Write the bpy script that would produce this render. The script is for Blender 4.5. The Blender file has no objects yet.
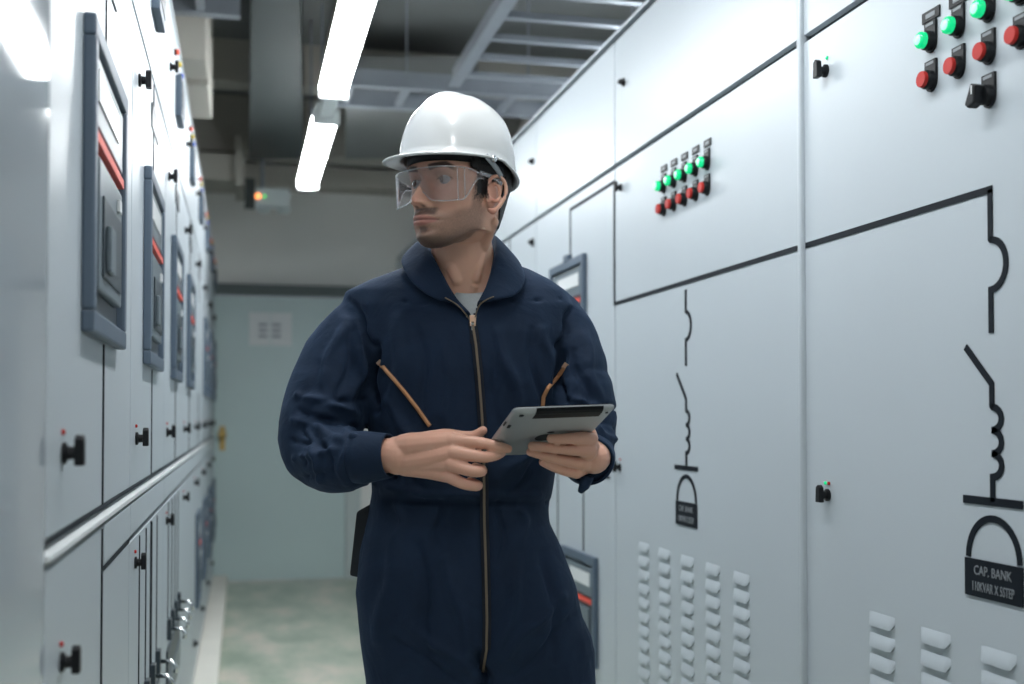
import bpy, bmesh, math, random
import numpy as np
from mathutils import Vector, Matrix, noise
from mathutils.bvhtree import BVHTree
random.seed(7)
SC = bpy.context.scene
COL = SC.collection
R = math.radians
# ------------------------------------------------------------------ camera frame (1024 x 684)
FPX, CY, H = 1150.0, 391.0, 1.25
PSI = math.atan(269/1150); PHI = R(1.3)
CF = Vector((math.sin(PSI)*math.cos(PHI), math.cos(PSI)*math.cos(PHI), math.sin(PHI)))
CR = Vector((math.cos(PSI), -math.sin(PSI), 0))
CU = CR.cross(CF)
CP = Vector((0, 0, H))
def ray(px, py): return CF + CR*((px-512)/FPX) + CU*((CY-py)/FPX)
def on_x(px, py, X):
    d = ray(px, py); return CP + d*((X-CP.x)/d.x)
def on_y(px, py, Y):
    d = ray(px, py); return CP + d*((Y-CP.y)/d.y)
def on_z(px, py, Z):
    d = ray(px, py); return CP + d*((Z-CP.z)/d.z)
def at_depth(px, py, D): return CP + ray(px, py)*D
XL, XR = -0.212, 1.16
BACK = 8.95
def LW(px, py): p = on_x(px, py, XL); return p.y, p.z
def RW(px, py): p = on_x(px, py, XR); return p.y, p.z
cam_d = bpy.data.cameras.new('camera'); cam = bpy.data.objects.new('camera', cam_d); COL.objects.link(cam)
cam.location = CP; cam.rotation_euler = (R(90)+PHI, 0, -PSI)
cam_d.sensor_width = 36; cam_d.lens = FPX/1024*36; cam_d.shift_y = (CY-342)/1024
cam_d.clip_start = 0.02
cam_d.dof.use_dof = True; cam_d.dof.focus_distance = 2.16; cam_d.dof.aperture_fstop = 2.8
SC.camera = cam
# ------------------------------------------------------------------ materials
def mat(name, col, rough=.5, metal=0, bump=0, bscale=60, var=0, vscale=4, emit=None, estr=0, coat=0, spec=.5, sheen=0):
    m = bpy.data.materials.new(name); m.use_nodes = True; nt = m.node_tree; b = nt.nodes['Principled BSDF']
    b.inputs['Base Color'].default_value = (*col, 1); b.inputs['Roughness'].default_value = rough
    b.inputs['Metallic'].default_value = metal; b.inputs['Specular IOR Level'].default_value = spec
    if coat: b.inputs['Coat Weight'].default_value = coat; b.inputs['Coat Roughness'].default_value = .08
    if sheen: b.inputs['Sheen Weight'].default_value = sheen; b.inputs['Sheen Roughness'].default_value = .5
    if emit: b.inputs['Emission Color'].default_value = (*emit, 1); b.inputs['Emission Strength'].default_value = estr
    tc = nt.nodes.new('ShaderNodeTexCoord')
    if var:
        n = nt.nodes.new('ShaderNodeTexNoise'); n.inputs['Scale'].default_value = vscale; n.inputs['Detail'].default_value = 5
        nt.links.new(tc.outputs['Object'], n.inputs['Vector'])
        mx = nt.nodes.new('ShaderNodeMix'); mx.data_type = 'RGBA'
        mx.inputs[6].default_value = (*[c*(1-var) for c in col], 1); mx.inputs[7].default_value = (*[min(1, c*(1+var)) for c in col], 1)
        nt.links.new(n.outputs['Fac'], mx.inputs[0]); nt.links.new(mx.outputs[2], b.inputs['Base Color'])
        mr = nt.nodes.new('ShaderNodeMapRange'); mr.inputs[3].default_value = rough*.85; mr.inputs[4].default_value = min(1, rough*1.15)
        nt.links.new(n.outputs['Fac'], mr.inputs[0]); nt.links.new(mr.outputs[0], b.inputs['Roughness'])
    if bump:
        n2 = nt.nodes.new('ShaderNodeTexNoise'); n2.inputs['Scale'].default_value = bscale; n2.inputs['Detail'].default_value = 3
        nt.links.new(tc.outputs['Object'], n2.inputs['Vector'])
        bp = nt.nodes.new('ShaderNodeBump'); bp.inputs['Strength'].default_value = bump; bp.inputs['Distance'].default_value = .002
        nt.links.new(n2.outputs['Fac'], bp.inputs['Height']); nt.links.new(bp.outputs[0], b.inputs['Normal'])
    return m
M = {}
M['paint'] = mat('cabinet_paint', (.495, .545, .585), .36, bump=.06, bscale=160, var=.03, vscale=3)
M['paint_gloss'] = mat('cabinet_paint_gloss', (.46, .51, .56), .04, bump=.004, bscale=3, var=.03, vscale=2)
M['lip'] = mat('white_lip', (.8, .83, .84), .35, var=.02)
M['gap'] = mat('seam_rubber', (.05, .06, .07), .7, var=.1)
M['mimic'] = mat('mimic_black', (.008, .012, .018), .6, spec=.15, var=.2, vscale=30)
M['black'] = mat('black_plastic', (.008, .009, .011), .42, spec=.25, bump=.05, bscale=300, var=.1)
M['slate'] = mat('slate_frame', (.085, .12, .165), .45, bump=.05, bscale=200, var=.08)
M['slate_dark'] = mat('slate_recess', (.035, .05, .062), .35, var=.1)
M['module'] = mat('breaker_module', (.13, .165, .19), .35, var=.1)
M['label_white'] = mat('label_white', (.75, .77, .78), .3, var=.05)
M['label_red'] = mat('label_red', (.75, .09, .06), .5, var=.05)
M['chrome'] = mat('chrome', (.75, .77, .78), .18, metal=1, var=.03)
M['grn'] = mat('green_lens', (.0, .42, .17), .25, emit=(.0, .9, .30), estr=.42, coat=.4, var=.05)
M['grn_core'] = mat('green_lens_core', (.3, .8, .5), .25, emit=(.3, 1, .55), estr=.8, var=.02)
M['redb'] = mat('red_button', (.50, .028, .022), .5, spec=.25, var=.05)
M['redl'] = mat('red_lens', (.7, .1, .06), .25, emit=(1, .15, .08), estr=.25, coat=.4, var=.05)
M['yel'] = mat('yellow_lens', (.8, .6, .05), .25, var=.05)
M['blu'] = mat('blue_lens', (.02, .08, .6), .25, var=.05)
M['text'] = mat('engraved_text', (.22, .24, .26), .5, var=.02)
M['door'] = mat('door_paint', (.58, .71, .71), .42, bump=.04, var=.05, vscale=1.5)
M['frame'] = mat('door_frame_paint', (.56, .63, .63), .5, var=.05)
M['head'] = mat('door_head_dark', (.13, .16, .16), .6, var=.08)
M['wall'] = mat('back_wall_plaster', (.86, .86, .83), .85, bump=.2, bscale=40, var=.05, vscale=1.2)
M['wall2'] = mat('side_wall_plaster', (.62, .63, .62), .85, bump=.2, bscale=40, var=.05)
M['ceil'] = mat('ceiling_concrete', (.18, .19, .19), .9, bump=.2, bscale=20, var=.12, vscale=1.5)
M['beam'] = mat('beige_beam', (.50, .48, .43), .8, bump=.1, var=.08)
M['duct'] = mat('grey_duct', (.06, .072, .072), .6, metal=.2, bump=.05, var=.12, vscale=2)
M['duct2'] = mat('grey_duct_flat', (.24, .25, .245), .65, bump=.05, var=.06, vscale=2)
M['galv'] = mat('galvanised_tray', (.32, .35, .39), .42, metal=.5, bump=.05, var=.15, vscale=8)
M['white_metal'] = mat('white_metal', (.72, .75, .74), .4, var=.03)
M['tube'] = mat('lamp_diffuser', (.9, .95, .95), .4, emit=(.95, .985, 1.0), estr=27, var=.01)
M['brass'] = mat('brass', (.55, .38, .14), .35, metal=.9, var=.1)
M['paper'] = mat('paper', (.82, .85, .86), .8, var=.03)
M['ink'] = mat('printed_ink', (.35, .37, .42), .8, var=.1)
M['kerb'] = mat('kerb_concrete', (.80, .78, .71), .7, bump=.2, bscale=30, var=.08, vscale=5)
M['box'] = mat('lamp_box', (.72, .78, .78), .5, var=.04)
# floor: worn green epoxy with dusty beige patches
def floor_mat():
    m = bpy.data.materials.new('floor_epoxy'); m.use_nodes = True; nt = m.node_tree; b = nt.nodes['Principled BSDF']
    tc = nt.nodes.new('ShaderNodeTexCoord')
    n1 = nt.nodes.new('ShaderNodeTexNoise'); n1.inputs['Scale'].default_value = 1.7; n1.inputs['Detail'].default_value = 6; n1.inputs['Roughness'].default_value = .6
    mp = nt.nodes.new('ShaderNodeMapping'); mp.inputs['Scale'].default_value = (2.2, 1, 1); mp.inputs['Location'].default_value = (3.1, 1.7, 0)
    nt.links.new(tc.outputs['Object'], mp.inputs[0]); nt.links.new(mp.outputs[0], n1.inputs[0])
    cr = nt.nodes.new('ShaderNodeValToRGB'); e = cr.color_ramp.elements
    e[0].position = .36; e[0].color = (.33, .40, .31, 1); e[1].position = .66; e[1].color = (.70, .65, .56, 1)
    c = cr.color_ramp.elements.new(.5); c.color = (.48, .53, .43, 1)
    nt.links.new(n1.outputs['Fac'], cr.inputs[0]); nt.links.new(cr.outputs[0], b.inputs['Base Color'])
    mr = nt.nodes.new('ShaderNodeMapRange'); mr.inputs[3].default_value = .18; mr.inputs[4].default_value = .5
    nt.links.new(n1.outputs['Fac'], mr.inputs[0]); nt.links.new(mr.outputs[0], b.inputs['Roughness'])
    return m
M['floor'] = floor_mat()
# ------------------------------------------------------------------ mesh helpers
def finish(name, verts, faces, m, parent=None, smooth=False, bevel=0, autos=None):
    me = bpy.data.meshes.new(name); bm = bmesh.new()
    vs = [bm.verts.new(v) for v in verts]
    for f in faces:
        try: bm.faces.new([vs[i] for i in f])
        except ValueError: pass
    bmesh.ops.recalc_face_normals(bm, faces=bm.faces)
    if bevel: bmesh.ops.bevel(bm, geom=[e for e in bm.edges if len(e.link_faces) == 2 and e.calc_face_angle(0) > .5], offset=bevel, segments=2, affect='EDGES', profile=.6)
    if smooth:
        for f in bm.faces: f.smooth = True
        if autos:
            for e in bm.edges:
                if len(e.link_faces) == 2 and e.calc_face_angle(0) > autos: e.smooth = False
    bm.to_mesh(me); bm.free(); me.materials.append(m)
    o = bpy.data.objects.new(name, me); COL.objects.link(o)
    if parent: o.parent = parent
    return o
def tag(o, label=None, cat=None, group=None, kind=None):
    if label: o['label'] = label
    if cat: o['category'] = cat
    if group: o['group'] = group
    if kind: o['kind'] = kind
    return o
def empty(name, loc, rz=0, **k):
    o = bpy.data.objects.new(name, None); COL.objects.link(o); o.location = loc; o.rotation_euler.z = rz; o.empty_display_size = .1
    o.matrix_world  # local
    return tag(o, **k)
class MB:
    """collects shapes in (a, b, c) mapped by T to coordinates"""
    def __init__(s, T=None): s.v = []; s.f = []; s.T = T or (lambda a, b, c: (a, b, c))
    def add(s, vs, fs):
        o = len(s.v); s.v += [s.T(*p) for p in vs]; s.f += [[i+o for i in f] for f in fs]; return s
    def box(s, a0, a1, b0, b1, c0, c1):
        return s.add([(a, b, c) for a in (a0, a1) for b in (b0, b1) for c in (c0, c1)],
                     [(0,1,3,2), (4,6,7,5), (0,4,5,1), (2,3,7,6), (0,2,6,4), (1,5,7,3)])
    def prism(s, poly, c0, c1):
        n = len(poly); vs = [(a, b, c0) for a, b in poly]+[(a, b, c1) for a, b in poly]
        return s.add(vs, [list(range(n))[::-1], list(range(n, 2*n))]+[(i, (i+1) % n, n+(i+1) % n, n+i) for i in range(n)])
    def lathe(s, a, b, prof, n=20, ry=1):   # axis along c; prof = [(r, c)]
        vs = []; fs = []
        for r, c in prof: vs += [(a+r*math.cos(2*math.pi*i/n), b+ry*r*math.sin(2*math.pi*i/n), c) for i in range(n)]
        for k in range(len(prof)-1):
            for i in range(n): fs.append((k*n+i, k*n+(i+1) % n, (k+1)*n+(i+1) % n, (k+1)*n+i))
        fs.append(list(range(n))[::-1]); fs.append([(len(prof)-1)*n+i for i in range(n)])
        return s.add(vs, fs)
    def strip(s, pts, w, c0, c1):           # polyline band in a-b plane
        n = len(pts); L = []; Rr = []
        for i, p in enumerate(pts):
            p = Vector(p); d0 = (p-Vector(pts[i-1])).normalized() if i else None
            d1 = (Vector(pts[i+1])-p).normalized() if i < n-1 else None
            d = (d0+d1).normalized() if d0 and d1 else (d0 or d1)
            nn = Vector((-d.y, d.x)); k = 1
            if d0 and d1:
                q_ = nn.dot(Vector((-d0.y, d0.x))); k = 1/q_ if q_ > .6 else .9
            L.append(p+nn*w/2*k); Rr.append(p-nn*w/2*k)
        for i in range(n-1):
            q = [L[i], L[i+1], Rr[i+1], Rr[i]]
            vs = [(*v, c0) for v in q]+[(*v, c1) for v in q]
            s.add(vs, [(3,2,1,0), (4,5,6,7), (0,1,5,4), (1,2,6,5), (2,3,7,6), (3,0,4,7)])
        return s
    def tube(s, pts, rs, n=10):
        pts = [Vector(p) for p in pts]; up = Vector((0, 0, 1)); vs = []; fs = []
        if not isinstance(rs, (list, tuple)): rs = [rs]*len(pts)
        for i, p in enumerate(pts):
            d = (pts[min(i+1, len(pts)-1)]-pts[max(i-1, 0)]).normalized()
            u = up if abs(d.z) < .95 else Vector((1, 0, 0))
            x = d.cross(u).normalized(); y = d.cross(x)
            vs += [tuple(p+(x*math.cos(t)+y*math.sin(t))*rs[i]) for t in (2*math.pi*j/n for j in range(n))]
        for k in range(len(pts)-1):
            for i in range(n): fs.append((k*n+i, k*n+(i+1) % n, (k+1)*n+(i+1) % n, (k+1)*n+i))
        fs.append(list(range(n))[::-1]); fs.append([(len(pts)-1)*n+i for i in range(n)])
        return s.add(vs, fs)
    def build(s, name, m, parent=None, **k): return finish(name, s.v, s.f, m, parent, **k)
def arc(cx, cy, r, a0, a1, n=12, ry=None):
    return [(cx+r*math.cos(a0+(a1-a0)*i/n), cy+(ry or r)*math.sin(a0+(a1-a0)*i/n)) for i in range(n+1)]
# ------------------------------------------------------------------ the room
def struct(name, mb, m, **k): return tag(mb.build(name, m, **k), kind='structure')
struct('floor', MB().box(-1.6, 2.6, -2.5, BACK+.2, -.1, 0), M['floor'])
struct('ceiling', MB().box(-1.6, 2.6, -2.5, BACK+.2, 3.5, 3.6), M['ceil'])
struct('wall_left', MB().box(-1.6, -1.5, -2.5, BACK, 0, 3.5), M['wall2'])
struct('wall_right', MB().box(2.5, 2.6, -2.5, BACK, 0, 3.5), M['wall2'])
struct('wall_rear', MB().box(-1.5, 2.5, -2.6, -2.5, 0, 3.5), M['wall2'])
dl = on_y(211, 500, BACK).x; dr = on_y(345, 500, BACK).x; dtop = on_y(280, 297, BACK).z
bw = MB()   # back wall around the door opening
bw.box(-1.5, dl-.01, BACK, BACK+.15, 0, 3.5).box(dr+.12, 2.5, BACK, BACK+.15, 0, 3.5).box(dl-.01, dr+.12, BACK, BACK+.15, dtop+.09, 3.5)
struct('wall_back', bw, M['wall'])
struct('trim_1', MB().box(-.105-.11, -.105, -2.5, BACK, 0, .06), M['kerb'], bevel=.006)
struct('trim_2', MB().box(XR-.02, XR+.3, -2.5, BACK, 0, .06), M['kerb'], bevel=.006)
struct('trim_3', MB().box(dr+.005, dr+.12, BACK-.02, BACK+.1, 0, dtop+.01).box(dl-.06, dl-.005, BACK-.02, BACK+.1, 0, dtop+.01), M['frame'], bevel=.005)
struct('trim_4', MB().box(dl-.3, 1.6, BACK-.045, BACK+.1, dtop+.012, dtop+.09), M['head'], bevel=.004)
d1 = struct('door_1', MB().box(dl, dr, BACK+.01, BACK+.05, .015, dtop), M['door'], bevel=.004)
Tb = lambda a, b, c: (a, BACK+.01-c, b)
MB(Tb).box(dl+.06, dl+.10, 1.0, 1.18, 0, .012).build('handle_plate', M['brass'], d1, bevel=.002)
MB(Tb).lathe(dl+.08, 1.12, [(.012, .01), (.012, .05), (.028, .055), (.032, .075), (.022, .09)]).build('door_handle', M['brass'], d1, smooth=True, autos=.6)
MB(Tb).box(dr-.04, dr-.01, .75, .95, 0, .014).build('hinge', M['frame'], d1, bevel=.002)
p0 = on_y(249, 312, BACK); p1 = on_y(292, 346, BACK)
nt_ = empty('paper_notice', ((p0.x+p1.x)/2, BACK+.01, p1.z), label='white paper notice taped to the grey-green door at the end of the aisle', cat='notice')
wq = (p1.x-p0.x)/2; hq = p0.z-p1.z
Tn = lambda a, b, c: (a, -c, b)
for i in (0, 1): MB(Tn).box(-wq+i*wq+.002, i*wq-.002, 0, hq, .0005, .002).build('sheet', M['paper'], nt_)
for i in range(2):
    for j in range(3): MB(Tn).box(-wq*.55+i*wq*.62, -wq*.55+i*wq*.62+wq*.4, hq*(.25+.17*j), hq*(.33+.17*j), .002, .0028).build('print_block', M['ink'], nt_)
# ------------------------------------------------------------------ shared fittings, drawn in (s, z, n)
def TR(s, z, n): return (XR-n, s, z)
def TL(s, z, n): return (XL+n, s, z)
def knob(T, par, s, z, size=1.0, name='door_handle', mark=None, turn=0):
    k = size*.74
    o = MB(T).lathe(s, z, [(.019*k, 0), (.019*k, .006*k), (.012*k, .009*k), (.011*k, .024*k)], n=18).build(name, M['black'], par, smooth=True, autos=.5)
    ca, sa = math.cos(turn), math.sin(turn)
    def rot(p): return [(s+a*ca-b*sa, z+a*sa+b*ca) for a, b in p]
    MB(T).prism(rot([(-.014*k, -.022*k), (.014*k, -.022*k), (.012*k, .024*k), (0, .032*k), (-.012*k, .024*k)]), .020*k, .036*k).build('grip', M['black'], o, bevel=.003*k)
    if mark:
        for j, c in enumerate(mark): MB(T).lathe(s-.006+.014*j, z+.036*k, [(.0035, 0), (.0035, .003), (.002, .004)], n=10).build('indicator_dot', M[c], o)
    return o
def lock(T, par, s, z, k=1):
    o = MB(T).lathe(s, z, [(.012*k, 0), (.012*k, .005), (.007*k, .007), (.006*k, .018)], n=14).build('door_lock', M['black'], par, smooth=True, autos=.5)
    MB(T).box(s-.014*k, s+.006*k, z-.004*k, z+.004*k, .012, .02).build('lock_tab', M['black'], o, bevel=.001)
    return o
def plate_poly(s, z, w, h):
    pts = [(s-w/2, z+h*.55), (s+w/2, z+h*.55)]
    pts += [(s+w/2*math.cos(t), z-h*.12+w*.62*math.sin(t)) for t in np.linspace(0, -math.pi, 12)]
    return pts
def button(T, par, s, z, kind, d=1):
    """illuminated or push button with black legend plate; d = towards far end sign"""
    name = {'g': 'pilot_light', 'r': 'push_button', 's': 'selector_switch'}[kind]
    o = MB(T).prism(plate_poly(s, z, .033, .052), 0, .005).build(name, M['black'], par, bevel=.001)
    MB(T).box(s-.011, s+.011, z+.0205, z+.0255, .005, .0056).build('legend_text', M['text'], o)
    zc = z-.006
    MB(T).lathe(s, zc, [(.0165, .004), (.0165, .014), (.0145, .017)], n=22).build('bezel', M['black'], o, smooth=True, autos=.5)
    if kind == 'g':
        MB(T).lathe(s, zc, [(.0142, .015), (.0145, .023), (.0135, .026), (.010, .0285)], n=22).build('lens', M['grn'], o, smooth=True, autos=.7)
        MB(T).lathe(s, zc, [(.009, .028), (.008, .0298), (.003, .0305)], n=16).build('lit_core', M['grn_core'], o, smooth=True)
    elif kind == 'r':
        MB(T).lathe(s, zc, [(.0138, .014), (.014, .0215), (.0132, .0235)], n=22).build('cap', M['redb'], o, smooth=True, autos=.5)
    else:
        MB(T).prism([(s-.005, zc-.014), (s+.012, zc-.020), (s+.020, zc-.012), (s+.010, zc+.006), (s+.004, zc+.019), (s-.008, zc+.012)], .015, .034).build('grip', M['black'], o, bevel=.003)
        MB(T).box(s-.0012, s+.0012, zc, zc+.014, .034, .0350).build('pointer_mark', M['label_white'], o)
    return o
def breaker(T, par, s0, s1, z0, z1):
    """framed air circuit breaker let into a door"""
    t = .03; w = s1-s0; h = z1-z0
    fr = MB(T)
    for q in ((s0, s1, z1-t, z1), (s0, s1, z0, z0+t), (s0, s0+t, z0+t, z1-t), (s1-t, s1, z0+t, z1-t)): fr.box(*q, 0, .017)
    o = fr.build('breaker_frame', M['slate'], par, bevel=.004)
    MB(T).box(s0+t, s1-t, z0+t, z1-t, 0, .004).build('recess_panel', M['slate_dark'], o)
    MB(T).box(s0+t+.012, s1-t-.012, z1-t-.11, z1-t-.012, .004, .013).build('upper_cover', M['module'], o, bevel=.003)
    MB(T).box(s0+t+.03, s1-t-.09, z1-t-.075, z1-t-.03, .013, .015).build('rating_label', M['label_white'], o)
    MB(T).box(s0+t+.012, s1-t-.012, z1-t-.134, z1-t-.120, .004, .015).build('warning_strip', M['label_red'], o)
    zt = z1-t-.15
    MB(T).box(s0+t+.04, s1-t-.04, z0+t+.035, zt, .004, .015).build('breaker_module', M['module'], o, bevel=.004)
    MB(T).box(s0+t+.07, s1-t-.07, z0+t+.055, zt-.05, .015, .018).build('module_window', M['slate_dark'], o, bevel=.002)
    MB(T).box(s0+t+.09, s0+t+.15, z0+t+.065, zt-.09, .018, .026).build('charging_lever', M['module'], o, bevel=.003)
    for j in range(1, 2): MB(T).box(s0+w*.55+.05*j, s0+w*.55+.03+.05*j, zt-.04, zt-.02, .015, .02).build('push_key', M['label_white' if j else 'label_red'], o, bevel=.001)
    return o
def door(T, par, s0, s1, z0, z1, name='door', m='paint', g=.004, n=0.0):
    return MB(T).box(s0+g, s1-g, z0+g, z1-g, -.02, n).build(name, M[m], par, bevel=.0015)
def louvre_mesh(w, h, dep):
    """pressed hooded louvre, in (s,z,n), long rounded hood open at the bottom"""
    vs = []; fs = []; nu, nv = 12, 6
    for i in range(nu+1):
        u = -1+2*i/nu; e = (1-abs(u)**8)**.5
        for j in range(nv+1):
            v = j/nv
            vs.append((u*w/2, h/2-h*v*(.5+.5*e), dep*e*math.sin(v*math.pi/2)))
    for i in range(nu):
        for j in range(nv): a = i*(nv+1)+j; fs.append((a, a+1, a+nv+2, a+nv+1))
    # underside
    o = len(vs)
    for i in range(nu+1):
        u = -1+2*i/nu; e = (1-abs(u)**8)**.5
        vs.append((u*w/2, h/2-h*(.5+.5*e)+.003, 0))
    for i in range(nu): fs.append((i*(nv+1)+nv, o+i, o+i+1, (i+1)*(nv+1)+nv))
    return vs, fs
# ------------------------------------------------------------------ right-hand row of cabinets
ZT, ZD, ZJ, ZB = 2.49, 2.46, 2.055, .06
sAB = RW(804, 340)[0]; sBC = RW(615, 200)[0]; sCD = RW(536, 150)[0]
def cabinet(T, s0, s1, label, x_sign, depth=.8):
    r = empty('switchgear_cabinet', T((s0+s1)/2, ZB, -.4), label=label, cat='electrical cabinet', group=None)
    ox, oy, oz = r.location
    TT = lambda s, z, n: tuple(Vector(T(s, z, n))-Vector((ox, oy, oz)))
    MB(TT).box(s0+.001, s1-.001, ZB, ZT-.012, -depth, -.018).build('cabinet_body', M['paint'], r)
    MB(TT).box(s0+.001, s1-.001, ZT-.012, ZT, -depth, 0).build('top_flange', M['paint'], r, bevel=.002)
    # dark gasket frame seen in the seams
    MB(TT).box(s0+.0015, s1-.0015, ZB+.002, ZT-.013, -.0185, -.0165).build('door_gasket', M['gap'], r)
    return r, TT
# A : nearest
W = sBC-sAB
sA0 = sAB-1.2
zm = RW(803, 246.5)[1]         # mimic bus height
rA, TA = cabinet(TR, sA0, sAB, 'nearest right-hand grey cabinet with large CAP. BANK diagram and buttons cut by the frame edge', -1)
uA = door(TA, rA, sA0, sAB, ZJ+.004, ZD, 'upper_door')
mA = door(TA, rA, sA0, sAB, ZB+.01, ZJ-.004, 'main_door')
MB(TA).box(sAB-.008, sAB+.008, ZB, ZT, -.01, .011).build('edge_rib', M['paint'], rA, smooth=True, bevel=.005)
def interp(T_, pa, pb, n):
    a = T_(*pa); b = T_(*pb); z = (a[1]+b[1])/2
    return [(a[0]+(b[0]-a[0])*i/(n-1), z) for i in range(n)]
ga = interp(RW, (932, 37), (989.5, 7), 3); dsA = ga[1][0]-ga[0][0]
for i in range(5): button(TA, mA, ga[0][0]+dsA*i, ga[0][1], 'g')
ra = interp(RW, (932, 78), (1018.5, 33), 4)
for i in range(5): button(TA, mA, ga[0][0]+dsA*i, ra[0][1], 'r')
ss = RW(989.5, 92); button(TA, mA, ga[0][0]+dsA*2, ss[1], 's')
lab = RW(932.5, 14.5)
def tagplate(T, par, s, z, w, h, n=.003):
    o = MB(T).box(s-w/2, s+w/2, z-h/2, z+h/2, 0, n).build('legend_plate', M['black'], par, bevel=.0008)
    MB(T).box(s-w*.26, s+w*.26, z-h*.2, z+h*.2, n, n+.0006).build('legend_text', M['text'], o)
for i in range(5): tagplate(TA, mA, ga[0][0]+dsA*i, lab[1], .052, .019)
h1 = RW(826, 71); knob(TA, mA, h1[0], h1[1], .95, mark=['grn'])
h2 = RW(828, 495); knob(TA, mA, h2[0], h2[1], .9, mark=['redb', 'grn'])
def diagram(T, par, sc, P, mw, ax, pts_top, arcr, ya):
    pass
def mimic(T, par, pts, w, name='mimic_line', n=.002): return MB(T).strip(pts, w, 0, n).build(name, M['mimic'], par)
LWD = .0115
s_dia = RW(991, 250)[0]
def symbol(T, par, s, P, w, topline):
    """P: dict of heights; s: axis; symbol drawn towards near side (-s) = image right"""
    arcT, arcB = P['arc']; rr = (arcT-arcB)/2; zc = (arcT+arcB)/2
    pts = [(s, topline), (s, arcT)] + [(s-rr*.95*math.sin(t), zc+rr*math.cos(t)) for t in np.linspace(0, math.pi, 14)] + [(s, P['end'])]
    mimic(T, par, pts, w, 'breaker_symbol')
    sw = P['sw']; pts = [(s+P['swx'], sw[0]), (s, sw[1]), (s, P['coil'][0])]
    n = 3; ch = (P['coil'][0]-P['coil'][1])/n
    for i in range(n):
        zc = P['coil'][0]-ch*(i+.5)
        pts += [(s-ch*.62*math.sin(t), zc+ch*.5*math.cos(t)) for t in np.linspace(.0, math.pi, 9)]
    pts += [(s, P['bar'])]
    mimic(T, par, pts, w, 'switch_and_coil_symbol')
    bw_ = P['bw']
    mimic(T, par, [(s+bw_, P['bar']), (s-bw_*.95, P['bar'])], w*1.15, 'capacitor_bar')
    a = P['archr']; zt, zb = P['arch']
    mimic(T, par, [(s+a*math.cos(t), zb+(zt-zb)*math.sin(t)) for t in np.linspace(0, math.pi, 20)], w, 'capacitor_arch')
    pt, pb = P['plate']; o = MB(T).box(s-a*1.12, s+a*1.12, pb, pt, 0, .003).build('name_plate', M['mimic'], par)
    return o, a
def zr(px, py): return RW(px, py)[1]
PA = dict(arc=(zr(991, 240), zr(991, 290)), end=zr(991, 333), sw=(zr(966, 347), zr(992, 384)), swx=RW(966, 347)[0]-s_dia,
          coil=(zr(992, 407), zr(992, 477)), bar=zr(994, 502), bw=RW(964, 500)[0]-s_dia, archr=RW(969, 550)[0]-s_dia, arch=(zr(994, 519), zr(969, 556)), plate=(zr(967, 557), zr(967, 594)))
plA, aA = symbol(TA, mA, s_dia, PA, LWD, zm)
s616 = sBC+.006
mimic(TA, mA, [(sAB-.012, zm), (s_dia-LWD/2, zm)], LWD)
def text_on(T, par, txt, s, z, size, n, sx=1.0):
    """engraved caption on the right-hand wall, one mesh"""
    cu = bpy.data.curves.new('t', 'FONT'); cu.body = txt; cu.size = size; cu.align_x = 'CENTER'; cu.align_y = 'CENTER'; cu.extrude = .0004; cu.resolution_u = 2
    o = bpy.data.objects.new('t', cu); COL.objects.link(o)
    dg = bpy.context.evaluated_depsgraph_get(); me = bpy.data.meshes.new_from_object(o.evaluated_get(dg)); bpy.data.objects.remove(o)
    for v in me.vertices:
        a, b, c = v.co; v.co = T(s-a*sx, z+b, n+c+.0004)
    me.flip_normals(); me.materials.clear(); me.materials.append(M['text'])
    q = bpy.data.objects.new('caption', me); COL.objects.link(q); q.parent = par
    return q
def caption(T, pl, s, a, P, big):
    pt, pb = P['plate']; hh = pt-pb
    text_on(T, pl, 'CAP. BANK', s, pb+hh*.70, hh*.36, .003, .86)
    text_on(T, pl, '110KVAR X 5STEP', s, pb+hh*.27, hh*.36, .003, .62)
caption(TA, plA, s_dia, aA, PA, 1)
def louvres(T, par, cols, ztop, pitch, rows, w, h):
    vs, fs = louvre_mesh(w, h, .0065); first = None
    for s in cols:
        for r_ in range(rows):
            z = ztop-pitch*r_
            if first is None:
                first = MB(T).add([(a+s, b+z, c) for a, b, c in vs], fs).build('ventilation_louvre', M['paint'], par, smooth=True, autos=.9); s00, z00 = s, z; o = first
            else:
                o = first.copy(); COL.objects.link(o); o.parent = par; o.location = (0, s-s00, z-z00)
colsA = [RW(882, 620)[0], RW(935, 639)[0], RW(998.5, 659)[0]]
dA = (colsA[0]-colsA[2])/2
zl = zr(882, 621)
louvres(TA, mA, [colsA[0]-dA*i for i in range(5)], zl, .0395, 12, .088, .026)
# B
rB, TB = cabinet(TR, sAB+.0095, sBC, 'wide right-hand grey cabinet with ten green and red buttons, five louvre columns and small diagram', -1)
door(TB, rB, sAB+.009, sBC, ZJ+.004, ZD, 'upper_door')
mB = door(TB, rB, sAB+.009, sBC, ZB+.01, ZJ-.004, 'main_door')
gb = interp(RW, (664.5, 184), (708, 160.5), 5); rb = interp(RW, (664.5, 207.5), (708, 185), 5); lb = interp(RW, (664, 168.5), (708, 143.5), 5)
for i in range(5):
    button(TB, mB, gb[i][0], gb[i][1], 'g'); button(TB, mB, gb[i][0], rb[i][1], 'r'); tagplate(TB, mB, gb[i][0], lb[i][1], .045, .019)
mimic(TB, mB, [(sAB+.012, zm), (sBC-.008, zm)], LWD)
s_b = RW(686, 300)[0]
PB = dict(arc=(zr(686, 312), zr(686, 340)), end=zr(686, 366), sw=(zr(677, 374), zr(686, 399)), swx=RW(677, 374)[0]-s_b,
          coil=(zr(686, 411), zr(686, 453)), bar=zr(686, 468), bw=RW(675, 468)[0]-s_b, archr=RW(677.5, 490)[0]-s_b, arch=(zr(687, 476.5), zr(678, 500)), plate=(zr(686, 502), zr(686, 526)))
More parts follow.
